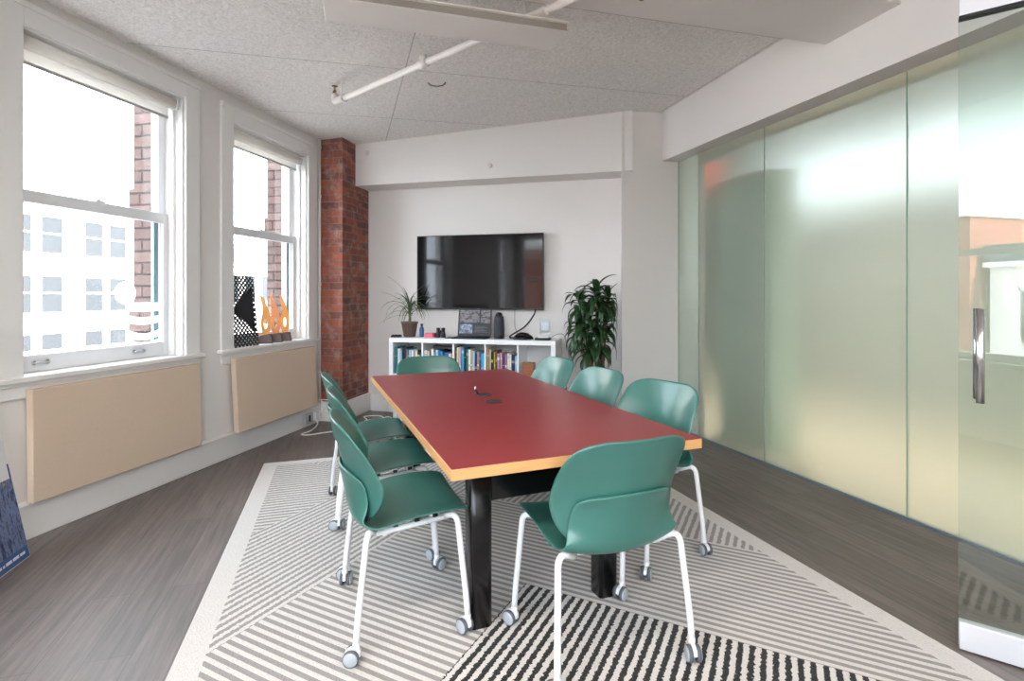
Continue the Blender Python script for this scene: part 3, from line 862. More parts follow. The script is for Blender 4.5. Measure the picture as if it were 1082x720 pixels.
# ------------------------------------------------------------------ bookcase
bs0, bW, bD, bH = 0.424, 1.725, 0.39, 0.852
bc = empty('bookcase', label='low white cube bookcase full of books below the television', cat='bookcase'); at(bc, 'B', (bs0, -0.012, 0))
mb = MB(); mb.box(0, bW, -bD, 0, bH - 0.045, bH); mb.build('top', SHELFW, bc, bevel=0.002)
for x in (0, bW - 0.045):
    mb = MB(); mb.box(x, x + 0.045, -bD, 0, 0.09, bH - 0.045); mb.build('side_panel', SHELFW, bc, bevel=0.002)
mb = MB(); mb.box(0, bW, -bD, 0, 0.09, 0.135); mb.build('bottom_panel', SHELFW, bc, bevel=0.002)
mb = MB(); mb.box(0.03, bW - 0.03, -bD + 0.03, -0.02, 0, 0.09); mb.build('plinth', SHELFW, bc)
inner = bW - 0.09; cw = (inner - 4 * 0.016) / 5
cell = []
for i in range(5):
    x0 = 0.045 + i * (cw + 0.016); cell.append((x0, x0 + cw))
    if i < 4:
        mb = MB(); mb.box(x0 + cw, x0 + cw + 0.016, -bD + 0.002, 0, 0.135, bH - 0.045); mb.build('divider', SHELFW, bc)
zs = 0.486
mb = MB(); mb.box(0.045, bW - 0.045, -bD + 0.003, 0, zs - 0.016, zs); mb.build('shelf', SHELFW, bc)
mb = MB(); mb.box(0.0, bW, -0.004, 0.004, 0.1, bH - 0.01); mb.build('back_board', PM('bookcase_back', (222, 221, 219), 0.6), bc)

PAGES = PM('book_pages', (228, 220, 200), 0.85)
bmats = {}
CN = {'teal': (38, 120, 132), 'white': (236, 234, 230), 'pale blue': (160, 196, 220), 'black': (24, 24, 28), 'yellow': (214, 180, 60), 'red': (176, 48, 50),
      'blue': (34, 106, 178), 'cream': (232, 220, 196), 'tan': (190, 160, 124), 'navy': (30, 40, 78), 'cyan': (40, 160, 205), 'pink': (226, 170, 178),
      'purple': (84, 44, 94), 'mauve': (164, 126, 150), 'green': (52, 112, 84), 'grey': (150, 152, 156), 'brown': (96, 66, 48), 'orange': (206, 120, 58)}
def bookmat(c):
    if c not in bmats: bmats[c] = PM('book_cover_' + c.replace(' ', '_'), CN[c], 0.45)
    return bmats[c]
ORD = ['first', 'second', 'third', 'fourth', 'fifth', 'sixth', 'seventh', 'eighth', 'ninth', 'tenth', 'eleventh', 'twelfth', 'thirteenth', 'fourteenth']
CELLN = ['leftmost', 'second', 'third', 'fourth']
books = [
    [('teal', .034, .27), ('white', .022, .255), ('pale blue', .020, .25), ('black', .040, .265), ('teal', .022, .25), ('red', .016, .235), ('pale blue', .020, .245), ('white', .022, .24), ('grey', .018, .225), ('cream', .024, .24), ('black', .026, .245), ('blue', .020, .22)],
    [('white', .028, .245), ('cream', .020, .235), ('brown', .020, .24), ('white', .024, .26), ('grey', .018, .225), ('pale blue', .026, .25), ('blue', .024, .245), ('cyan', .018, .235), ('black', .022, .24), ('blue', .040, .225), ('cream', .024, .215), ('orange', .016, .21)],
    [('black', .014, .285), ('cream', .018, .28), ('pink', .022, .285), ('cyan', .026, .28), ('navy', .018, .27), ('green', .024, .265), ('white', .018, .26), ('tan', .020, .255), ('pale blue', .022, .25), ('navy', .018, .23), ('grey', .020, .24), ('red', .012, .22), ('cyan', .034, .225)],
    [('tan', .020, .275), ('cream', .016, .265), ('black', .022, .245), ('yellow', .014, .24), ('brown', .016, .255), ('mauve', .024, .23), ('pink', .018, .235), ('purple', .028, .23), ('mauve', .018, .225), ('cream', .020, .235), ('white', .016, .22), ('navy', .030, .225), ('pale blue', .018, .21)],
]
BM = {}
def book(c, th, h, d):
    mb = MB()
    mb.box(0, th, -d, -d + 0.003, 0, h); mb.box(0, 0.002, -d, 0, 0, h); mb.box(th - 0.002, th, -d, 0, 0, h)
    mb.box(0.002, th - 0.002, -d + 0.003, -0.004, 0.004, h - 0.004, m=1)
    # title band across the spine
    q = random.uniform(0.30, 0.82); mb.box(0.001, th - 0.001, -d - 0.0006, -d, h * q, h * (q + random.uniform(0.03, 0.12)), m=2)
    band_c = 'grey' if c in ('teal', 'black', 'navy', 'blue', 'purple', 'brown', 'green', 'red') else ('pale blue' if c in ('white', 'cyan', 'cream') else 'cream')
    if c == 'black': band_c = 'yellow'
    return mb.build('book', [bookmat(c), PAGES, bookmat(band_c)])
for ci, lst in enumerate(books):
    x = cell[ci][0] + 0.004
    tot = sum(t for _, t, _ in lst); gap = max(0.0004, (cw - 0.012 - tot) / len(lst)); gap = min(gap, 0.003)
    if tot + gap * len(lst) > cw - 0.006:
        f = (cw - 0.008 - gap * len(lst)) / tot
    else: f = 1.0
    # spread the leftover so that each row fills its cubby
    f *= (cw - 0.010 - gap * len(lst)) / (tot * f)
    for k, (c, t, h) in enumerate(lst):
        d = random.uniform(0.17, 0.23); back = random.uniform(0.0, 0.02)
        o = book(c, t * f, h, d)
        at(o, 'B', (bs0 + x, -0.012 - bD + d + 0.02 + back, zs + 0.0005))
        tag(o, f'{c} book standing in the {CELLN[ci]} cubby of the bookcase, {ORD[k]} from the left', 'book', 'books in the upper row of the bookcase')
        x += t * f + gap
# items lying on top of the books in the first two cubbies
mb = MB(); mb.box(-0.11, 0.11, -0.06, 0.06, 0, 0.022); mb.box(-0.11, -0.1, -0.06, 0.06, 0.022, 0.03)
tag(at(mb.build('paper_stack', PM('dark_folder', (58, 50, 48), 0.6), bevel=0.003), 'B', (bs0 + cell[1][0] + 0.2, -0.30, zs + 0.262)), 'dark folder lying flat on the books in the second cubby', 'folder')

# wooden box in the last cubby
t = empty('wooden_box', label='small wooden box with orange cut-out pattern in the last cubby of the bookcase', cat='box'); at(t, 'B', (bs0 + cell[4][0] + 0.03, -0.30, zs))
mb = MB(); mb.box(0, 0.115, -0.08, 0, 0, 0.15); mb.build('body', ply_mat('box_wood', (124, 88, 58), (154, 112, 78)), t, bevel=0.003)
mb = MB()
for i in range(3):
    for j in range(4):
        cx, cz = 0.032 + i * 0.026, 0.025 + j * 0.03
        mb.prism([(cx + 0.011 * math.cos(a * PI / 3 + i), cz + 0.011 * math.sin(a * PI / 3 + i)) for a in range(6)], -0.0815, -0.0795, axis='y')
mb.build('cut_out_pattern', PM('box_orange', (196, 92, 52), 0.6), t)
mb = MB(); mb.lathe([(0.018, 0), (0.026, 0.02), (0.02, 0.05)], (0, 0, 0), 16)
tag(at(mb.build('small_jar', PM('dark_jar', (46, 54, 44), 0.4)), 'B', (bs0 + cell[4][0] + 0.19, -0.29, zs)), 'small dark green jar right of the wooden box in the bookcase', 'jar')

# ------------------------------------------------------------------ things on the bookcase
ZT = bH
def onshelf(o, s, y): return at(o, 'B', (s, y, ZT))
# spiky plant
t = empty('potted_spiky_plant', label='spiky long-leaved plant in a brown pot on the left end of the bookcase', cat='plant'); onshelf(t, 0.583, -0.25)
POT = PM('brown_pot', (104, 82, 72), 0.7, var=0.15, vscale=20)
mb = MB(); mb.lathe([(0.055, 0.0), (0.06, 0.004), (0.082, 0.135), (0.088, 0.137), (0.090, 0.160), (0.082, 0.160), (0.078, 0.14)], (0, 0, 0), 28); mb.build('pot', POT, t)
mb = MB(); mb.lathe([(0.076, 0.135), (0.078, 0.142)], (0, 0, 0), 20); mb.build('soil', PM('soil', (52, 42, 34), 0.95), t)
mb = MB(); mb.tube([(0, 0, 0.14), (0.004, 0, 0.2), (-0.004, 0.004, 0.27), (0, 0, 0.34)], [0.017, 0.014, 0.012, 0.010], 10); mb.build('stem', PM('plant_stem', (96, 104, 70), 0.8), t)
def blade(mb, p0, az, up, length, width, droop, n=9, m=0, fold=0.3):
    """a tapering leaf with a centre fold that arcs outwards and down"""
    pos = Vector(p0); el = up; step = length / n; pts = []; 
    for i in range(n + 1):
        pts.append((pos.copy(), el)); d = Vector((math.cos(az) * math.cos(el), math.sin(az) * math.cos(el), math.sin(el)))
        pos = pos + d * step; el -= droop / n
    side = Vector((-math.sin(az), math.cos(az), 0)); vs = []
    for i, (p, e) in enumerate(pts):
        t = i / n; w = width * (math.sin(PI * min(1, (t * 0.9 + 0.1)) ** 0.75)) * 0.5 + 0.0006
        nrm = Vector((-math.cos(az) * math.sin(e), -math.sin(az) * math.sin(e), math.cos(e)))
        vs += [p - side * w + nrm * w * fold, p, p + side * w + nrm * w * fold]
    fs = []
    for i in range(n):
        for k in (0, 1): fs.append((i * 3 + k, i * 3 + k + 1, (i + 1) * 3 + k + 1, (i + 1) * 3 + k))
    mb.add(vs, fs, m, True)
LEAFS = PM('spiky_leaf', (78, 96, 66), 0.55, var=0.35, vscale=14)
mb = MB(); rr = random.Random(3)
for k in range(46):
    az = rr.uniform(0, 2 * PI); up = rr.uniform(0.1, 1.45)
    blade(mb, (rr.uniform(-.006, .006), rr.uniform(-.006, .006), rr.uniform(0.22, 0.345)), az, up, rr.uniform(0.24, 0.40), 0.011, rr.uniform(1.2, 2.4) * (0.45 if rr.random() < 0.22 else 1.0))
for k, (x, y, z) in enumerate(mb.v):
    if y > 0.08: y = 0.08 + 0.08 * math.tanh((y - 0.08) / 0.08)
    mb.v[k] = (x, y, max(z, 0.004))
mb.build('leaves', LEAFS, t, solid=0.0012, soff=0)
# blue bottle, pink box, binoculars, cable coil
t = empty('blue_bottle', label='small blue bottle beside the brown plant pot on the bookcase', cat='bottle'); onshelf(t, 0.716, -0.24)
mb = MB(); mb.lathe([(0.020, 0), (0.023, 0.004), (0.023, 0.085), (0.018, 0.10), (0.011, 0.108), (0.011, 0.12)], (0, 0, 0), 20); mb.build('body', PM('blue_plastic', (38, 84, 140), 0.25), t)
mb = MB(); mb.lathe([(0.013, 0.118), (0.013, 0.14)], (0, 0, 0), 16); mb.build('cap', PM('blue_cap', (22, 46, 92), 0.4), t)
t = empty('pink_box', label='small pink box lying on the bookcase right of the blue bottle', cat='box'); onshelf(t, 0.815, -0.25)
mb = MB(); mb.box(-0.055, 0.055, -0.03, 0.03, 0, 0.045); mb.build('body', PM('pink_card', (226, 110, 122), 0.5), t, bevel=0.004)
mb = MB(); mb.box(0.035, 0.0555, -0.0305, 0.0305, 0.004, 0.0455); mb.build('end_flap', PM('red_card', (150, 50, 60), 0.5), t, bevel=0.003)
t = empty('binoculars', label='pair of black binoculars standing upright on the bookcase', cat='binoculars'); onshelf(t, 0.93, -0.25)
for sx in (-1, 1):
    mb = MB(); mb.lathe([(0.023, 0), (0.025, 0.004), (0.025, 0.03), (0.019, 0.055), (0.016, 0.075), (0.019, 0.078), (0.019, 0.098), (0.014, 0.1)], (sx * 0.028, 0, 0), 20); mb.build('barrel', BLACKM, t)
mb = MB(); mb.box(-0.014, 0.014, -0.008, 0.008, 0.03, 0.06); mb.lathe([(0.008, 0.06), (0.008, 0.075)], (0, 0, 0), 12); mb.build('bridge', BLACKM, t)
mb = MB(); pts = []
for k in range(60):
    a = k * 0.5; r = 0.032 + 0.008 * math.sin(k * 1.7); pts.append((r * 1.5 * math.cos(a), r * math.sin(a), 0.006 + 0.0022 * (k % 9)))
mb.tube(spline(pts, 3), 0.004, 6)
tag(onshelf(mb.build('cable_coil', BLACKM), 0.475, -0.335), 'small coil of black cable left of the brown pot on the bookcase', 'cable')
# laptop showing pictures
t = empty('laptop', label='open black laptop showing four pictures, standing below the television', cat='laptop'); onshelf(t, 1.27, -0.19)
mb = MB(); mb.box(-0.175, 0.175, -0.19, 0.0, 0, 0.016); mb.box(-0.26, -0.175, -0.16, -0.06, 0, 0.008); mb.build('base', BLACKM, t, bevel=0.003)
lid = MB(); lid.box(-0.178, 0.178, 0.0, 0.012, 0.0, 0.285)
lm = Matrix.Translation((0, -0.002, 0.014)) @ Matrix.Rotation(rad(-9), 4, 'X')
scr = lid.xf(lm).build('screen', PM('laptop_lid', (34, 34, 40), 0.4), t, bevel=0.003)
PH1 = photo_mat('picture_dark', [(34, 34, 40), (84, 78, 84), (140, 134, 138), (70, 60, 62)], (22, 22, 40))
PH2 = photo_mat('picture_sky', [(130, 96, 84), (96, 92, 96), (150, 176, 210), (190, 206, 226)], (14, 14, 14))
for (x0, x1, z0, z1, pm) in ((-0.16, 0.05, 0.14, 0.27, PH1), (0.065, 0.165, 0.20, 0.27, PH1), (0.065, 0.165, 0.135, 0.19, PH1), (-0.16, -0.02, 0.03, 0.125, PH2)):
    mb = MB(); mb.box(x0, x1, -0.0012, 0.0, z0, z1); mb.xf(lm).build('picture', pm, scr)
mb = MB()
for k in range(5): mb.box(0.0, 0.14 - 0.02 * (k % 3), -0.001, 0.0, 0.045 + k * 0.014, 0.048 + k * 0.014)
mb.xf(lm).build('caption_lines', PM('caption_grey', (120, 120, 128), 0.5), scr)
# tall round conference camera
t = empty('conference_camera', label='tall dark grey cylindrical meeting camera right of the laptop', cat='camera'); onshelf(t, 1.553, -0.25)
FAB = PM('speaker_fabric', (58, 60, 68), 0.8, bump=0.3, bscale=700)
mb = MB(); mb.lathe([(0.052, 0.03), (0.055, 0.032), (0.055, 0.09), (0.050, 0.19), (0.046, 0.222), (0.04, 0.23)], (0, 0, 0), 28); mb.build('body', FAB, t)
mb = MB(); mb.lathe([(0.051, 0), (0.054, 0.004), (0.054, 0.028), (0.050, 0.031)], (0, 0, 0), 28); mb.build('base_ring', BLACKM, t)
mb = MB(); mb.lathe([(0.036, 0.228), (0.035, 0.244), (0.026, 0.258), (0.012, 0.264)], (0, 0, 0), 24); mb.build('lens_dome', BLACK, t)
# conference phone
t = empty('conference_phone', label='low black conference phone on the bookcase right of the meeting camera', cat='phone'); onshelf(t, 1.79, -0.25)
mb = MB(); prof = []
for k in range(36):
    a = 2 * PI * k / 36; r = 0.085 + 0.032 * max(0, math.cos(3 * a)) ; prof.append((r * math.cos(a), r * math.sin(a)))
n = len(prof); vs = []
for sc_, z in ((0.96, 0.0), (1.0, 0.01), (0.9, 0.03), (0.55, 0.058), (0.2, 0.068)): vs += [(x * sc_, y * sc_, z) for x, y in prof]
fs = [(j * n + i, j * n + (i + 1) % n, (j + 1) * n + (i + 1) % n, (j + 1) * n + i) for j in range(4) for i in range(n)] + [list(range(n))[::-1], list(range(4 * n, 5 * n))]
mb.add(vs, fs, 0, True); mb.build('body', BLACK, t)
mb = MB(); mb.box(-0.03, 0.03, -0.075, -0.035, 0.045, 0.05); mb.xf(Matrix.Rotation(rad(0), 4, 'X')).build('keypad', PM('keypad_grey', (90, 92, 98), 0.4), t, bevel=0.002)
# clear acrylic block behind a small docking box
ACR = thin_glass('clear_acrylic', (246, 250, 252), 0.12, 0.6)
t = empty('acrylic_frame', label='small clear acrylic frame standing at the right end of the bookcase', cat='picture frame'); onshelf(t, 2.015, -0.22)
mb = MB(); mb.box(-0.052, 0.052, -0.012, 0.012, 0, 0.205); mb.build('clear_block', ACR, t, bevel=0.003)
mb = MB(); mb.box(-0.036, 0.036, -0.002, 0.002, 0.09, 0.17); mb.build('white_card', PM('white_card', (246, 247, 250), 0.5), t)
t = empty('charging_dock', label='small flat black and white dock in front of the clear acrylic frame', cat='charger'); onshelf(t, 2.01, -0.305)
mb = MB(); mb.box(-0.075, 0.075, -0.05, 0.05, 0, 0.022); mb.build('base', BLACKM, t, bevel=0.004)
mb = MB(); mb.box(-0.045, 0.06, -0.035, 0.04, 0.022, 0.036); mb.build('white_top', WHITEM, t, bevel=0.003)
# cables hanging from the tv, and behind the dock
mb = MB(); mb.tube(spline([(1.885, -0.022, 1.16), (1.87, -0.08, 1.08), (1.79, -0.12, 0.97), (1.66, -0.15, 0.885), (1.645, -0.17, 0.862), (1.68, -0.18, 0.86)]), 0.008, 8)
tag(at(mb.build('tv_power_cable', BLACKM), 'B'), 'thick black cable curving down from the television to the phone', 'cable')
mb = MB(); mb.tube(spline([(1.665, -0.03, 1.16), (1.662, -0.03, 1.05), (1.67, -0.04, 0.95), (1.72, -0.08, 0.87), (1.74, -0.12, 0.857)]), 0.003, 6)
tag(at(mb.build('tv_data_cable', PM('grey_cable', (120, 120, 124), 0.6)), 'B'), 'thin grey cable hanging straight down behind the meeting camera', 'cable')
mb = MB(); mb.tube(spline([(2.06, -0.22, 0.857), (2.13, -0.12, 0.90), (2.19, -0.06, 0.87), (2.22, -0.03, 0.7), (2.24, -0.03, 0.5)]), 0.0035, 6)
tag(at(mb.build('dock_cable', PM('grey_cable_light', (140, 140, 142), 0.6)), 'B'), 'thin cable looping off the right end of the bookcase', 'cable')

# ------------------------------------------------------------------ television
t = empty('television', label='large black flat-screen television on the back wall', cat='television'); at(t, 'B', (0, 0, 0))
mb = MB(); mb.box(0.588, 1.973, -0.075, -0.04, 1.138, 1.926); mb.build('bezel', TVB, t, bevel=0.004)
mb = MB(); mb.box(0.598, 1.963, -0.0762, -0.0745, 1.154, 1.916); mb.build('screen', SCREEN, t)
mb = MB(); mb.box(1.0, 1.56, -0.04, 0.0, 1.32, 1.75); mb.build('wall_mount', BLACKM, t)
mb = MB(); mb.box(1.27, 1.29, -0.0768, -0.0752, 1.142, 1.150); mb.build('status_light', PM('tv_logo_grey', (110, 110, 115), 0.4), t)

# ------------------------------------------------------------------ big leafy plant on the floor
t = empty('leafy_plant', label='tall leafy green floor plant between the bookcase and the white pier', cat='plant'); at(t, 'B', (2.535, -0.34, 0))
mb = MB(); mb.lathe([(0.12, 0.0), (0.13, 0.01), (0.155, 0.28), (0.16, 0.30), (0.148, 0.30), (0.142, 0.27)], (0, 0, 0), 30); mb.build('pot', PM('grey_planter', (150, 148, 146), 0.6), t)
mb = MB(); mb.lathe([(0.14, 0.262), (0.142, 0.27)], (0, 0, 0), 24); mb.build('soil', PM('soil_dark', (46, 38, 32), 0.95), t)
LEAFB = PM('dark_leaf', (40, 70, 38), 0.35, var=0.45, vscale=9, spec=0.5)
STEMB = PM('cane', (120, 98, 70), 0.8)
heads = [(-0.16, 0.0, 1.27), (0.0, -0.04, 1.33), (0.10, 0.0, 1.28), (-0.10, -0.10, 1.10), (0.08, -0.08, 1.06), (-0.17, -0.06, 1.0), (0.02, -0.05, 0.92), (-0.06, -0.10, 0.84)]
rr = random.Random(11)
lv = MB()
for hx, hy, hz in heads:
    mb = MB(); mb.tube(spline([(hx * 0.3, hy * 0.3, 0.26), (hx * 0.6, hy * 0.6, hz * 0.6), (hx, hy, hz)]), 0.014, 8); mb.build('cane', STEMB, t)
    for k in range(22):
        az = k * 2.399 + rr.uniform(-0.2, 0.2); f = k / 22
        up = 1.30 - 1.75 * f + rr.uniform(-0.1, 0.1)
        L_ = rr.uniform(0.24, 0.36) * (0.86 if f < 0.3 else 1.0)
        # keep clear of the walls and the bookcase
        if math.sin(az) > 0.3: L_ *= 0.6
        if math.cos(az) > 0.2 and hx > 0.05: L_ *= 0.75
        if math.cos(az) < -0.3 and hx < -0.05: L_ *= 0.82
        blade(lv, (hx, hy, hz - 0.13 * f), az, up, L_, rr.uniform(0.055, 0.078), rr.uniform(1.2, 2.5), 8, 0, 0.25)
for k, (x, y, z) in enumerate(lv.v):
    if x > 0.11: x = 0.11 + 0.085 * math.tanh((x - 0.11) / 0.085)
    if x < -0.2: x = -0.2 - 0.13 * math.tanh((-0.2 - x) / 0.13)
    if y > 0.18: y = 0.18 + 0.12 * math.tanh((y - 0.18) / 0.12)
    if z < 0.88 and x < -0.28: x = -0.28 - 0.05 * math.tanh((-0.28 - x) / 0.05)
    lv.v[k] = (x, y, z)
lv.build('leaves', LEAFB, t, solid=0.0015, soff=0)

# ------------------------------------------------------------------ window-sill things
ZS = 0.86
t = empty('perforated_panel', label='black perforated panel with a solid triangle, leaning in the window beside the bricks', cat='decoration'); at(t, 'L', (1.50, -0.005, ZS))
pw, ph, pt = 0.30, 0.59, 0.008
lean = Matrix.Rotation(rad(-6), 4, 'X')
def strip(mb, p, q, w):
    p = Vector(p); q = Vector(q); d = (q - p).normalized(); nn = Vector((-d.y, d.x)) * w / 2
    # 2-D (x,z) quad -> prism
    mb.prism([tuple(p + nn), tuple(p - nn), tuple(q - nn), tuple(q + nn)], 0, pt, axis='y')
def clip_line(c, sgn):
    pts = []
    for x in (0, pw):
        z = c + sgn * x
        if 0 <= z <= ph: pts.append((x, z))
    for z in (0, ph):
        x = (z - c) / sgn
        if 0 <= x <= pw: pts.append((x, z))
    pts = sorted(set((round(a, 5), round(b_, 5)) for a, b_ in pts))
    return (pts[0], pts[-1]) if len(pts) > 1 and pts[0] != pts[-1] else None
mb = MB(); pitch = 0.042
for sgn in (1, -1):
    c = -0.4 if sgn > 0 else 0.0
    while c < 0.95:
        sgm = clip_line(c, sgn)
        if sgm: strip(mb, sgm[0], sgm[1], 0.014)
        c += pitch
BLKP = PM('black_lacquer', (22, 23, 26), 0.45)
mb.xf(lean).build('lattice', BLKP, t)
mb = MB(); mb.prism([(0.025, ph * 0.53), (pw * 0.9, ph * 0.19), (pw * 0.9, ph * 0.87)], -0.0005, pt + 0.0005, axis='y')
mb.xf(lean).build('solid_triangle', BLKP, t)
AMB = ply_mat('amber_wood', (214, 140, 56), (232, 164, 84), (4, 4, 40))
AMB2 = ply_mat('rosy_wood', (196, 130, 84), (216, 152, 104), (4, 4, 40))
BASEW = PM('dark_wood_base', (64, 36, 28), 0.4, var=0.3, vscale=14)
BULB = thin_glass('bulb_glass', (250, 248, 240), 0.1, 0.5)
def flame_outline():
    L_ = [(-0.020, 0.0), (-0.033, 0.04), (-0.042, 0.095), (-0.040, 0.15), (-0.031, 0.20), (-0.028, 0.25), (-0.034, 0.295), (-0.048, 0.345)]
    R_ = [(-0.036, 0.355), (-0.012, 0.310), (0.012, 0.245), (0.030, 0.18), (0.037, 0.12), (0.033, 0.055), (0.022, 0.0)]
    return L_ + R_
def smooth2(pl, n=4):
    return [(v.x, v.y) for v in spline([(a, b_, 0) for a, b_ in pl], n)]
def flame(u, y, amat, label, rz):
    t = empty('flame_trophy', label=label, cat='trophy', group='wooden flame trophies on the window sill'); at(t, 'L', (u, y, ZS), rz)
    mb = MB(); mb.hexa([(-0.058, -0.045, 0), (0.058, -0.045, 0), (0.058, 0.045, 0), (-0.058, 0.045, 0)], [(-0.050, -0.032, 0.075), (0.044, -0.036, 0.085), (0.046, 0.03, 0.08), (-0.046, 0.034, 0.072)])
    mb.build('base', BASEW, t, bevel=0.006)
    out = [(x, z + 0.07) for x, z in smooth2(flame_outline())]
    n = len(out)
    # oval window in the middle
    hole = []
    cx, cz = -0.003, 0.175
    for x, z in out:
        a = math.atan2((z - cz) / 1.9, x - cx); hole.append((cx + 0.013 * math.cos(a), cz + 0.046 * math.sin(a)))
    th = 0.016; vs = []; fs = []
    for yy in (-th, th):
        vs += [(x, yy, z) for x, z in out] + [(x, yy, z) for x, z in hole]
    for i in range(n):
        j_ = (i + 1) % n
        fs += [(i, j_, n + j_, n + i), (2 * n + i, 3 * n + i, 3 * n + j_, 2 * n + j_), (i, 2 * n + i, 2 * n + j_, j_), (n + i, n + j_, 3 * n + j_, 3 * n + i)]
    mb = MB(); mb.add(vs, fs); mb.build('flame', amat, t, bevel=0.003)
    mb = MB(); mb.lathe([(0.007, 0.125), (0.009, 0.145), (0.0125, 0.17), (0.0125, 0.19), (0.008, 0.208), (0.003, 0.216)], (cx, 0, 0), 18); mb.build('glass_bulb', BULB, t)
    return t
flame(1.945, 0.04, AMB, 'amber wooden flame trophy next to the black perforated panel', rad(-55))
flame(2.078, 0.04, AMB2, 'rosy-brown wooden flame trophy, the middle one of three on the sill', rad(-55))
flame(2.211, 0.04, AMB, 'amber wooden flame trophy nearest the brick pillar', rad(-55))

# ------------------------------------------------------------------ leaning poster at the left edge
PB = Vector((-2.369, 2.583, 0)); ed = Vector((0.248, -0.9687, 0)); ang = math.atan2(ed.y, ed.x)
t = empty('poster_board', (PB.x, PB.y, 0.0), ang, 'white poster board with a blue-toned tree photograph leaning against the window wall', 'poster')
# local x runs along the bottom edge towards the camera, +y is to the left of it (into the room)
tilt = Matrix.Rotation(rad(11.1), 4, 'X')
tilt = Matrix.Translation((0, 0, 0.002)) @ tilt
bw_, bh_ = 0.75, 1.15
mb = MB(); mb.box(0, bw_, -0.008, 0.0, 0, bh_); mb.xf(tilt).build('board', PM('foam_board', (236, 236, 238), 0.6), t)
PH3 = photo_mat('poster_photo', [(24, 28, 50), (60, 74, 118), (128, 146, 186), (62, 68, 104), (190, 168, 132)], (34, 34, 11))
mb = MB(); mb.box(0.003, bw_ - 0.003, 0.0, 0.001, 0.062, 0.40); mb.xf(tilt).build('photograph', PH3, t)
mb = MB(); mb.box(0.003, bw_ - 0.003, 0.0, 0.001, 0.004, 0.062); mb.xf(tilt).build('blue_caption_strip', PM('caption_blue', (66, 100, 156), 0.5), t)
mb = MB(); rr = random.Random(5); x = 0.03
while x < 0.6:
    w_ = rr.uniform(0.012, 0.05); mb.box(x, x + w_, 0.001, 0.0016, 0.028, 0.036 + rr.uniform(0, 0.006)); x += w_ + 0.008
mb.xf(tilt).build('caption_line', PM('caption_white', (225, 230, 240), 0.5), t)
mb = MB(); mb.box(0.003, 0.012, 0.0, 0.001, 0.40, 0.47); mb.xf(tilt).build('blue_mark', PM('mark_blue', (36, 60, 130), 0.5), t)

# ------------------------------------------------------------------ outlet, adapter and white cord
t = empty('wall_outlet', label='grey double outlet on the baseboard near the brick pillar', cat='outlet'); at(t, 'L', (2.44, -0.036, 0.085))
mb = MB(); mb.box(-0.06, 0.06, -0.028, 0, -0.05, 0.05); mb.build('box', PM('outlet_grey', (176, 178, 178), 0.4, metal=0.3), t, bevel=0.004)
mb = MB(); mb.box(-0.01, 0.014, -0.032, -0.027, -0.028, 0.03); mb.build('socket', BLACKM, t)
t = empty('power_adapter', label='white plug-in power adapter in the outlet near the brick pillar', cat='power adapter'); at(t, 'L', (2.545, -0.036, 0.085))
mb = MB(); mb.box(-0.035, 0.035, -0.05, 0, -0.04, 0.045); mb.build('body', PM('adapter_white', (216, 214, 210), 0.4), t, bevel=0.008)
pts = [W('L', 2.53, -0.085, 0.06), W('L', 2.47, -0.13, 0.02), W('L', 2.30, -0.17, 0.006), W('L', 2.17, -0.16, 0.006), W('L', 2.16, -0.24, 0.006), W('L', 2.27, -0.34, 0.006), W('L', 2.40, -0.48, 0.006), W('L', 2.56, -0.62, 0.006)] + [Vector((x, y, 0.006)) for x, y in ((-1.50, 5.42), (-1.56, 5.55), (-1.42, 5.59), (-1.34, 5.47), (-1.43, 5.33), (-1.50, 5.37), (-1.37, 5.44), (-1.30, 5.54), (-1.20, 5.36), (-1.16, 5.15))]
mb = MB(); mb.tube(spline(pts, 8), 0.0055, 8)
tag(mb.build('white_cable', CABW), 'white power cord trailing over the floor from the outlet behind the chairs', 'cord')
mb = MB(); mb.tube(spline([W('L', 2.56, -0.09, 0.10), W('L', 2.62, -0.10, 0.18), W('L', 2.60, -0.07, 0.24), W('L', 2.54, -0.045, 0.215), W('L', 2.66, -0.05, 0.225), W('L', 2.69, -0.30, 0.21)]), 0.004, 8)
tag(mb.build('white_lead', CABW), 'short white cord looping up from the adapter over the baseboard', 'cord')

# ------------------------------------------------------------------ ceiling things
# linear pendant light
pl = Vector((-0.977, 2.746, 0)); pr = Vector((0.235, 3.086, 0)); dd = (pr - pl); Lp = dd.length; pa = math.atan2(dd.y, dd.x)
t = empty('linear_ceiling_light', (pl.x, pl.y, 2.72), pa, 'long white shallow box light hanging under the ceiling, switched off', 'ceiling light')
mb = MB(); mb.box(0, Lp, -0.235, 0, 0, 0.055); mb.build('housing', PM('fixture_white', (222, 217, 213), 0.5), t, bevel=0.004)
mb = MB(); mb.box(0.0, Lp, -0.2365, -0.2355, 0.004, 0.04); mb.build('side_groove_shade', PM('fixture_groove_shade', (150, 142, 132), 0.5), t)  # flat strip with the shade under the lip put into its colour
mb = MB(); mb.box(-0.004, Lp + 0.004, -0.256, -0.235, 0.040, 0.048)
mb.build('side_lip', PM('fixture_lip', (236, 230, 220), 0.45), t, bevel=0.002)
for x in (0.2, Lp - 0.2):
    mb = MB(); p = Matrix.Translation(Vector((pl.x, pl.y, 2.72))) @ Matrix.Rotation(pa, 4, 'Z') @ Vector((x, -0.12, 0))
    mb.tube([(x, -0.12, 0.055), (x, -0.12, ceil_z(p) - 2.72)], 0.008, 8); mb.build('hanger', PIPEW, t)
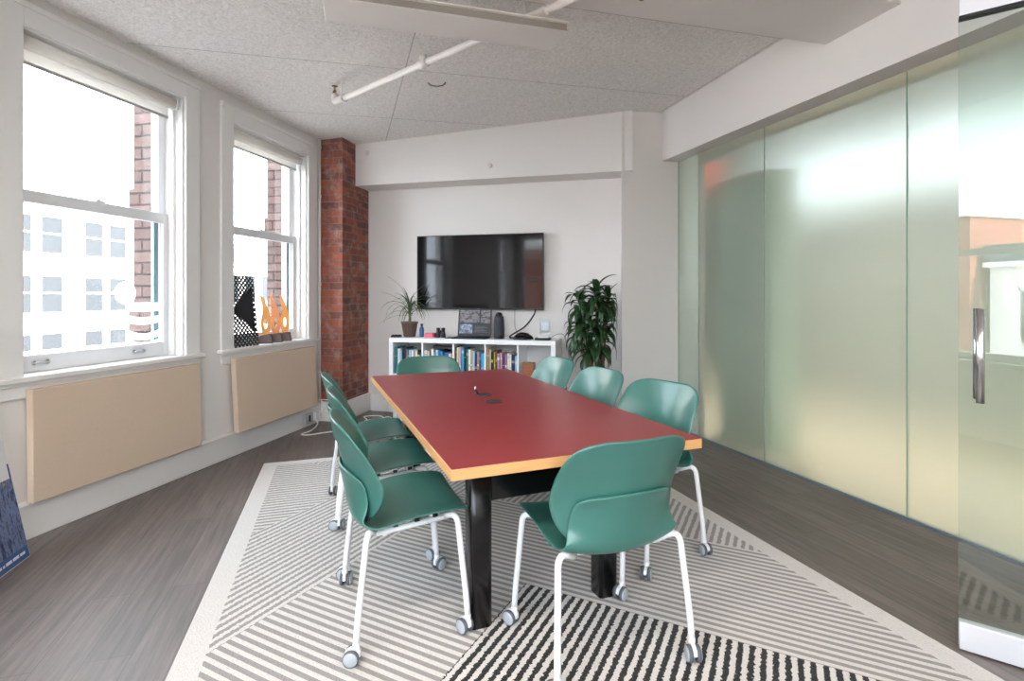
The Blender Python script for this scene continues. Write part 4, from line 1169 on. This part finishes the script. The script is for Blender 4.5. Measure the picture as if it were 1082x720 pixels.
# sprinkler pipe
p1 = Vector((-1.347, 4.04, 2.78)); p2 = Vector((0.62, 2.42, 2.80)); p3 = Vector((1.9, 1.37, 2.81))
t = empty('sprinkler_pipe', p1, 0, 'white sprinkler pipe crossing under the ceiling, ending in an upright head', 'pipe')
mb = MB(); mb.tube([Vector((0, 0, 0)), p2 - p1, p3 - p1], 0.021, 16); mb.build('pipe', PIPEW, t)
d = (p2 - p1).normalized()
mb = MB(); mb.tube(fillet([d * 0.10, -d * 0.03, -d * 0.03 + Vector((0, 0, 0.06))], 0.05, 8), 0.027, 16)
mb.tube([d * 0.085, d * 0.105], 0.032, 16); mb.build('elbow', PIPEW, t)
mb = MB(); q = -d * 0.03
mb.lathe([(0.014, 0.06), (0.014, 0.085), (0.008, 0.088), (0.008, 0.095)], q, 12)
for s_ in (-1, 1): mb.tube([q + Vector((0, 0.008 * s_, 0.09)), q + Vector((0, 0.014 * s_, 0.105)), q + Vector((0, 0.006 * s_, 0.12))], 0.003, 6)
mb.lathe([(0.022, 0.121), (0.024, 0.123)], q, 16); mb.build('sprinkler_head', BRASS, t)
kt = 1.0
for kt in (1.0, 2.45):
    c = d * kt
    mb = MB(); mb.tube([c - d * 0.035, c + d * 0.035], 0.029, 16); mb.tube([c, c + Vector((0, 0, 0.055))], 0.024, 14); mb.build('tee_fitting', PIPEW, t)
for kt in (0.06, 1.98):
    c = d * kt; P_ = p1 + c
    mb = MB(); mb.tube([c + Vector((0, 0, 0.02)), c + Vector((0, 0, ceil_z(P_) - P_.z))], 0.005, 8)
    mb.tube([c - d * 0.012, c + d * 0.012], 0.026, 16); mb.build('hanger', PIPEW, t)
# small curved hook in the ceiling
P_ = Vector((-0.59, 4.12, 0)); P_.z = ceil_z(P_)
mb = MB(); mb.tube([Vector((-0.07, 0, 0.0)), Vector((-0.05, 0, -0.022)), Vector((0, 0, -0.032)), Vector((0.05, 0, -0.022)), Vector((0.07, 0, 0))], 0.006, 8)
o = mb.build('ceiling_hook', PM('hook_grey', (130, 124, 120), 0.5)); o.location = P_
tag(o, 'small grey curved handle on the ceiling beyond the box light', 'hook')
# little sensors
mb = MB(); mb.lathe([(0.016, -0.022), (0.022, -0.018), (0.022, 0.0)], (0, 0, 0), 16, axis='y'); mb.box(-0.006, 0.006, -0.03, -0.02, -0.03, 0.012)
tag(at(mb.build('wall_sensor', PM('sensor_white', (214, 206, 198), 0.5)), 'B', (1.475, -0.29, 2.585)), 'tiny white sensor on the white soffit above the television', 'sensor')
mb = MB(); mb.lathe([(0.022, -0.012), (0.026, -0.006), (0.026, 0.0)], (0, 0, 0), 16, axis='y')
tag(at(mb.build('cover_plate', PM('plate_white', (208, 202, 196), 0.5)), 'B', (0.115, -0.29, 2.80)), 'tiny round cover plate high on the soffit beside the bricks', 'cover plate')
P_ = W('R', -1.52, 1.62); 
mb = MB(); mb.lathe([(0.012, -0.022), (0.02, -0.012), (0.024, 0.0)], (0, 0, 0), 16)
o = mb.build('beam_sprinkler', BRASS); o.location = (P_.x, P_.y, ceil_z(P_) - 0.20)
tag(o, 'tiny brass sprinkler under the ceiling beam', 'sprinkler')

# ------------------------------------------------------------------ outdoors
STUC = PM('white_stucco', (236, 232, 226), 0.9, var=0.04, vscale=1.0)
XPANE = PM('far_pane', (46, 48, 50), 0.35, spec=0.2)
XFR = PM('far_frame', (222, 220, 218), 0.6)
GREYR = PM('grey_roofing', (84, 90, 100), 0.8)
b = empty('stucco_building', label='white stucco building with paired sash windows across the street', cat='building'); at(b, 'L', (0, 21, 0))
mb = MB(); mb.box(2, 22, 0, 8, -9, 9); mb.build('wall', STUC, b)
mb = MB()
for z in (2.62, 0.16, 5.1): mb.box(2, 22.1, -0.12, 0, z, z + 0.12)
mb.build('string_course', STUC, b)
for zt in (4.73, 2.20, -0.25):
    for u in (8.1, 9.25, 11.05, 12.2, 13.85, 15.08, 16.88, 18.04, 20.0):
        mb = MB(); z0 = zt - 1.62; w_ = 0.95
        mb.box(u, u + 0.07, -0.03, 0.1, z0, zt); mb.box(u + w_ - 0.07, u + w_, -0.03, 0.1, z0, zt); mb.box(u, u + w_, -0.03, 0.1, zt - 0.08, zt)
        mb.box(u - 0.05, u + w_ + 0.05, -0.1, 0.1, z0 - 0.08, z0); mb.box(u + 0.07, u + w_ - 0.07, -0.02, 0.1, z0 + 0.8, z0 + 0.87)
        f = mb.build('window', XFR, b)
        mb = MB(); mb.box(u + 0.07, u + w_ - 0.07, -0.008, 0.05, z0, zt - 0.08); mb.build('pane', XPANE, f)
b = empty('low_building', label='lower white building with a grey roof band, seen through the farther window', cat='building'); at(b, 'L', (0, 21, 0))
mb = MB(); mb.box(22.6, 48, 0.5, 8, -9, 3.45); mb.box(22.6, 48, 0.2, 8, 3.2, 3.45); mb.build('wall', STUC, b)
mb = MB(); mb.box(22.6, 48, 0.7, 8, 3.45, 4.6); mb.build('roof_band', GREYR, b)
for u in (24.3, 26.1, 27.7, 29.3, 31.5, 33.3, 36.0):
    mb = MB(); mb.box(u, u + 0.08, 0.45, 0.6, 0.9, 2.7); mb.box(u + 1.0, u + 1.08, 0.45, 0.6, 0.9, 2.7); mb.box(u, u + 1.08, 0.45, 0.6, 2.62, 2.7); mb.box(u - 0.05, u + 1.13, 0.4, 0.6, 0.82, 0.9)
    f = mb.build('window', XFR, b)
    mb = MB(); mb.box(u + 0.08, u + 1.0, 0.48, 0.55, 0.9, 2.62); mb.build('pane', XPANE, f)
# brick piers on the outside of our own wall
for u0, u1 in ((1.05, 1.43), (2.52, 3.2)):
    mb = MB(); mb.box(u0, u1, 0.28, 0.47, -3, 5)
    for k in range(8): mb.box(u0 - 0.02, u1 + 0.02, 0.28, 0.49, -2.6 + 0.9 * k, -2.6 + 0.9 * k + 0.17)
    S(at(mb.build('exterior_pier', XBRICK), 'L'))
# brick building down the street behind the camera (it shows in the television's reflection)
b = empty('brick_building', label='red brick building down the street, mirrored in the television', cat='building'); b.location = (-10.6, -13, 0)
mb = MB(); mb.box(-3, 2.7, -6, 0, -8, 3.6); mb.build('wall', XBRICK2, b)
mb = MB(); mb.box(-3.1, 2.8, -6.2, 0.2, 3.6, 3.9); mb.build('cornice', STUC, b)
b = empty('parapet_building', label='low white building with a parapet, mirrored in the glass door', cat='building'); b.location = (-3.0, -13.5, 0)
mb = MB(); mb.box(-4.7, 6, -6, 0, -8, 2.1); mb.box(-4.8, 6, -6, 0.15, 2.1, 2.25); mb.build('wall', STUC, b)
mb = MB(); mb.box(-4.8, 6, -0.2, 0.1, 2.25, 2.75); mb.build('parapet', GREYR, b)
for u in (-4.0, -2.4, -0.8, 0.8, 2.4, 4.0):
    mb = MB(); mb.box(u - 0.05, u + 0.95, -0.05, 0.06, -0.1, 0.0); mb.box(u, u + 0.06, -0.05, 0.04, 0, 1.5); mb.box(u + 0.84, u + 0.9, -0.05, 0.04, 0, 1.5); mb.box(u, u + 0.9, -0.05, 0.04, 1.44, 1.5)
    f = mb.build('window', XFR, b)
    mb = MB(); mb.box(u + 0.06, u + 0.84, -0.05, 0.02, 0.0, 1.44); mb.build('pane', XPANE, f)
mb = MB(); mb.box(-60, 60, -60, 60, -9.2, -9.0)
S(mb.build('ground_street', PM('pale_concrete', (130, 129, 128), 0.9)))

# ------------------------------------------------------------------ light
wd = bpy.data.worlds.new('sky'); sc.world = wd; wd.use_nodes = True
nt = wd.node_tree
bg = nt.nodes['Background']; bg.inputs[0].default_value = (0.82, 0.915, 1.0, 1); bg.inputs[1].default_value = 7.0
sun = bpy.data.lights.new('sun', 'SUN'); sun.energy = 20; sun.angle = rad(3); sun.color = (1.0, 0.955, 0.89)
so = bpy.data.objects.new('sun', sun); COL.objects.link(so)
so.rotation_euler = Vector((-0.9, 0.1, -0.45)).to_track_quat('-Z', 'Y').to_euler()
def portal(frame_, x, y, z, w_, h_, into):
    l = bpy.data.lights.new('window_portal', 'AREA'); l.shape = 'RECTANGLE'; l.size = w_; l.size_y = h_
    l.cycles.is_portal = True
    o = bpy.data.objects.new('window_portal', l); COL.objects.link(o)
    o.location = W(frame_, x, y, z) if frame_ else Vector((x, y, z)); o.rotation_euler = Vector(into).to_track_quat('-Z', 'Y').to_euler()
inn = (0.9763, -0.2164, 0)
portal('L', 0.504, 0.27, 1.78, 1.03, 1.85, inn); portal('L', -3.465, 0.27, 1.78, 0.95, 1.83, inn); portal('L', 1.988, 0.27, 1.76, 1.0, 1.82, inn)
for a, b_ in NW: portal(None, (a + b_) / 2, yn - 0.24, (NZ0 + NZ1) / 2, b_ - a, NZ1 - NZ0, (0, 1, 0))

portal('R', -0.75, -3.29, (WZ0 + WZ1) / 2, 4.5, WZ1 - WZ0, (-0.9505, -0.3107, 0))
# made-up box lights out of view, added behind the camera to brighten the room
LAMP = emat('lamp_diffuser', (255, 246, 234), 2.5)
def added_room_lamp(x, y, label):
    z = 2.70
    t = empty('linear_ceiling_light', (x, y, z), pa, label, 'ceiling light', 'added fill box lights behind the camera')
    mb = MB(); mb.box(-0.62, 0.62, -0.12, 0.12, 0, 0.055); mb.build('housing', bpy.data.materials['fixture_white'], t, bevel=0.004)
    mb = MB(); mb.box(-0.60, 0.60, -0.10, 0.10, -0.006, 0.0); mb.build('diffuser', LAMP, t)
    for xx in (-0.42, 0.42):
        mb = MB(); mb.tube([(xx, 0, 0.055), (xx, 0, ceil_z((x, y)) - z)], 0.008, 8); mb.build('hanger', PIPEW, t)
    l = bpy.data.lights.new('added_fill_lamp', 'AREA'); l.shape = 'RECTANGLE'; l.size = 1.2; l.size_y = 0.2; l.energy = 18; l.color = (1.0, 0.90, 0.80)
    o = bpy.data.objects.new('added_fill_lamp', l); COL.objects.link(o); o.location = (x, y, z - 0.012); o.rotation_euler = (0, 0, pa)
def corridor_lamp(x, y, label):
    t = empty('corridor_ceiling_lamp', label=label, cat='ceiling light', group='ceiling lamps behind the frosted glass'); at(t, 'R', (x, y, 3.8))
    mb = MB(); mb.lathe([(0.15, -0.06), (0.16, -0.05), (0.16, 0)], (0, 0, 0), 24); mb.build('housing', CW, t)
    mb = MB(); mb.lathe([(0.13, -0.07), (0.145, -0.06)], (0, 0, 0), 24); mb.build('diffuser', LAMP, t)
    l = bpy.data.lights.new('corridor_lamp', 'AREA'); l.shape = 'DISK'; l.size = 0.28; l.spread = rad(100); l.energy = 19; l.color = (1.0, 0.965, 0.92)
    o = bpy.data.objects.new('corridor_lamp', l); COL.objects.link(o); o.location = W('R', x, y, 3.72)
corridor_lamp(0.4, -1.7, 'round ceiling lamp behind the second frosted panel from the white pier')
corridor_lamp(-2.4, -1.7, 'round ceiling lamp behind the frosted glass by the open glass door')
corridor_lamp(-5.2, -1.7, 'round ceiling lamp behind the frosted glass beyond the open glass door')
t = empty('red_signal_lamp', label='small red lamp glowing behind the frosted panel next to the white pier', cat='lamp'); at(t, 'R', (1.40, -1.6, 2.80))
mb = MB(); mb.box(-0.16, 0.16, -0.03, 0.02, -0.09, 0.09); mb.tube([(0, 0, 0.09), (0, 0, 1.0)], 0.01, 8); mb.build('housing', BLACKM, t, bevel=0.005)
mb = MB(); mb.box(-0.14, 0.14, 0.02, 0.03, -0.07, 0.07); mb.build('lit_face', emat('red_light', (255, 70, 40), 2.2), t)
added_room_lamp(-0.6, 0.5, 'added fill box light hanging behind the camera near the window wall')
added_room_lamp(1.7, -0.3, 'added fill box light hanging behind the camera near the glass door')

# ------------------------------------------------------------------ render look
vs = sc.view_settings
sc.display_settings.display_device = 'sRGB'
vs.view_transform = 'Standard'; vs.look = 'None'; vs.gamma = 1.0; vs.use_curve_mapping = False
vs.exposure = 1.13
cy = sc.cycles
cy.max_bounces = 12; cy.diffuse_bounces = 6; cy.glossy_bounces = 4; cy.transmission_bounces = 8; cy.transparent_max_bounces = 16
cy.sample_clamp_indirect = 8.0
cy.caustics_reflective = False; cy.caustics_refractive = False
try: cy.use_denoising = True
except Exception: pass
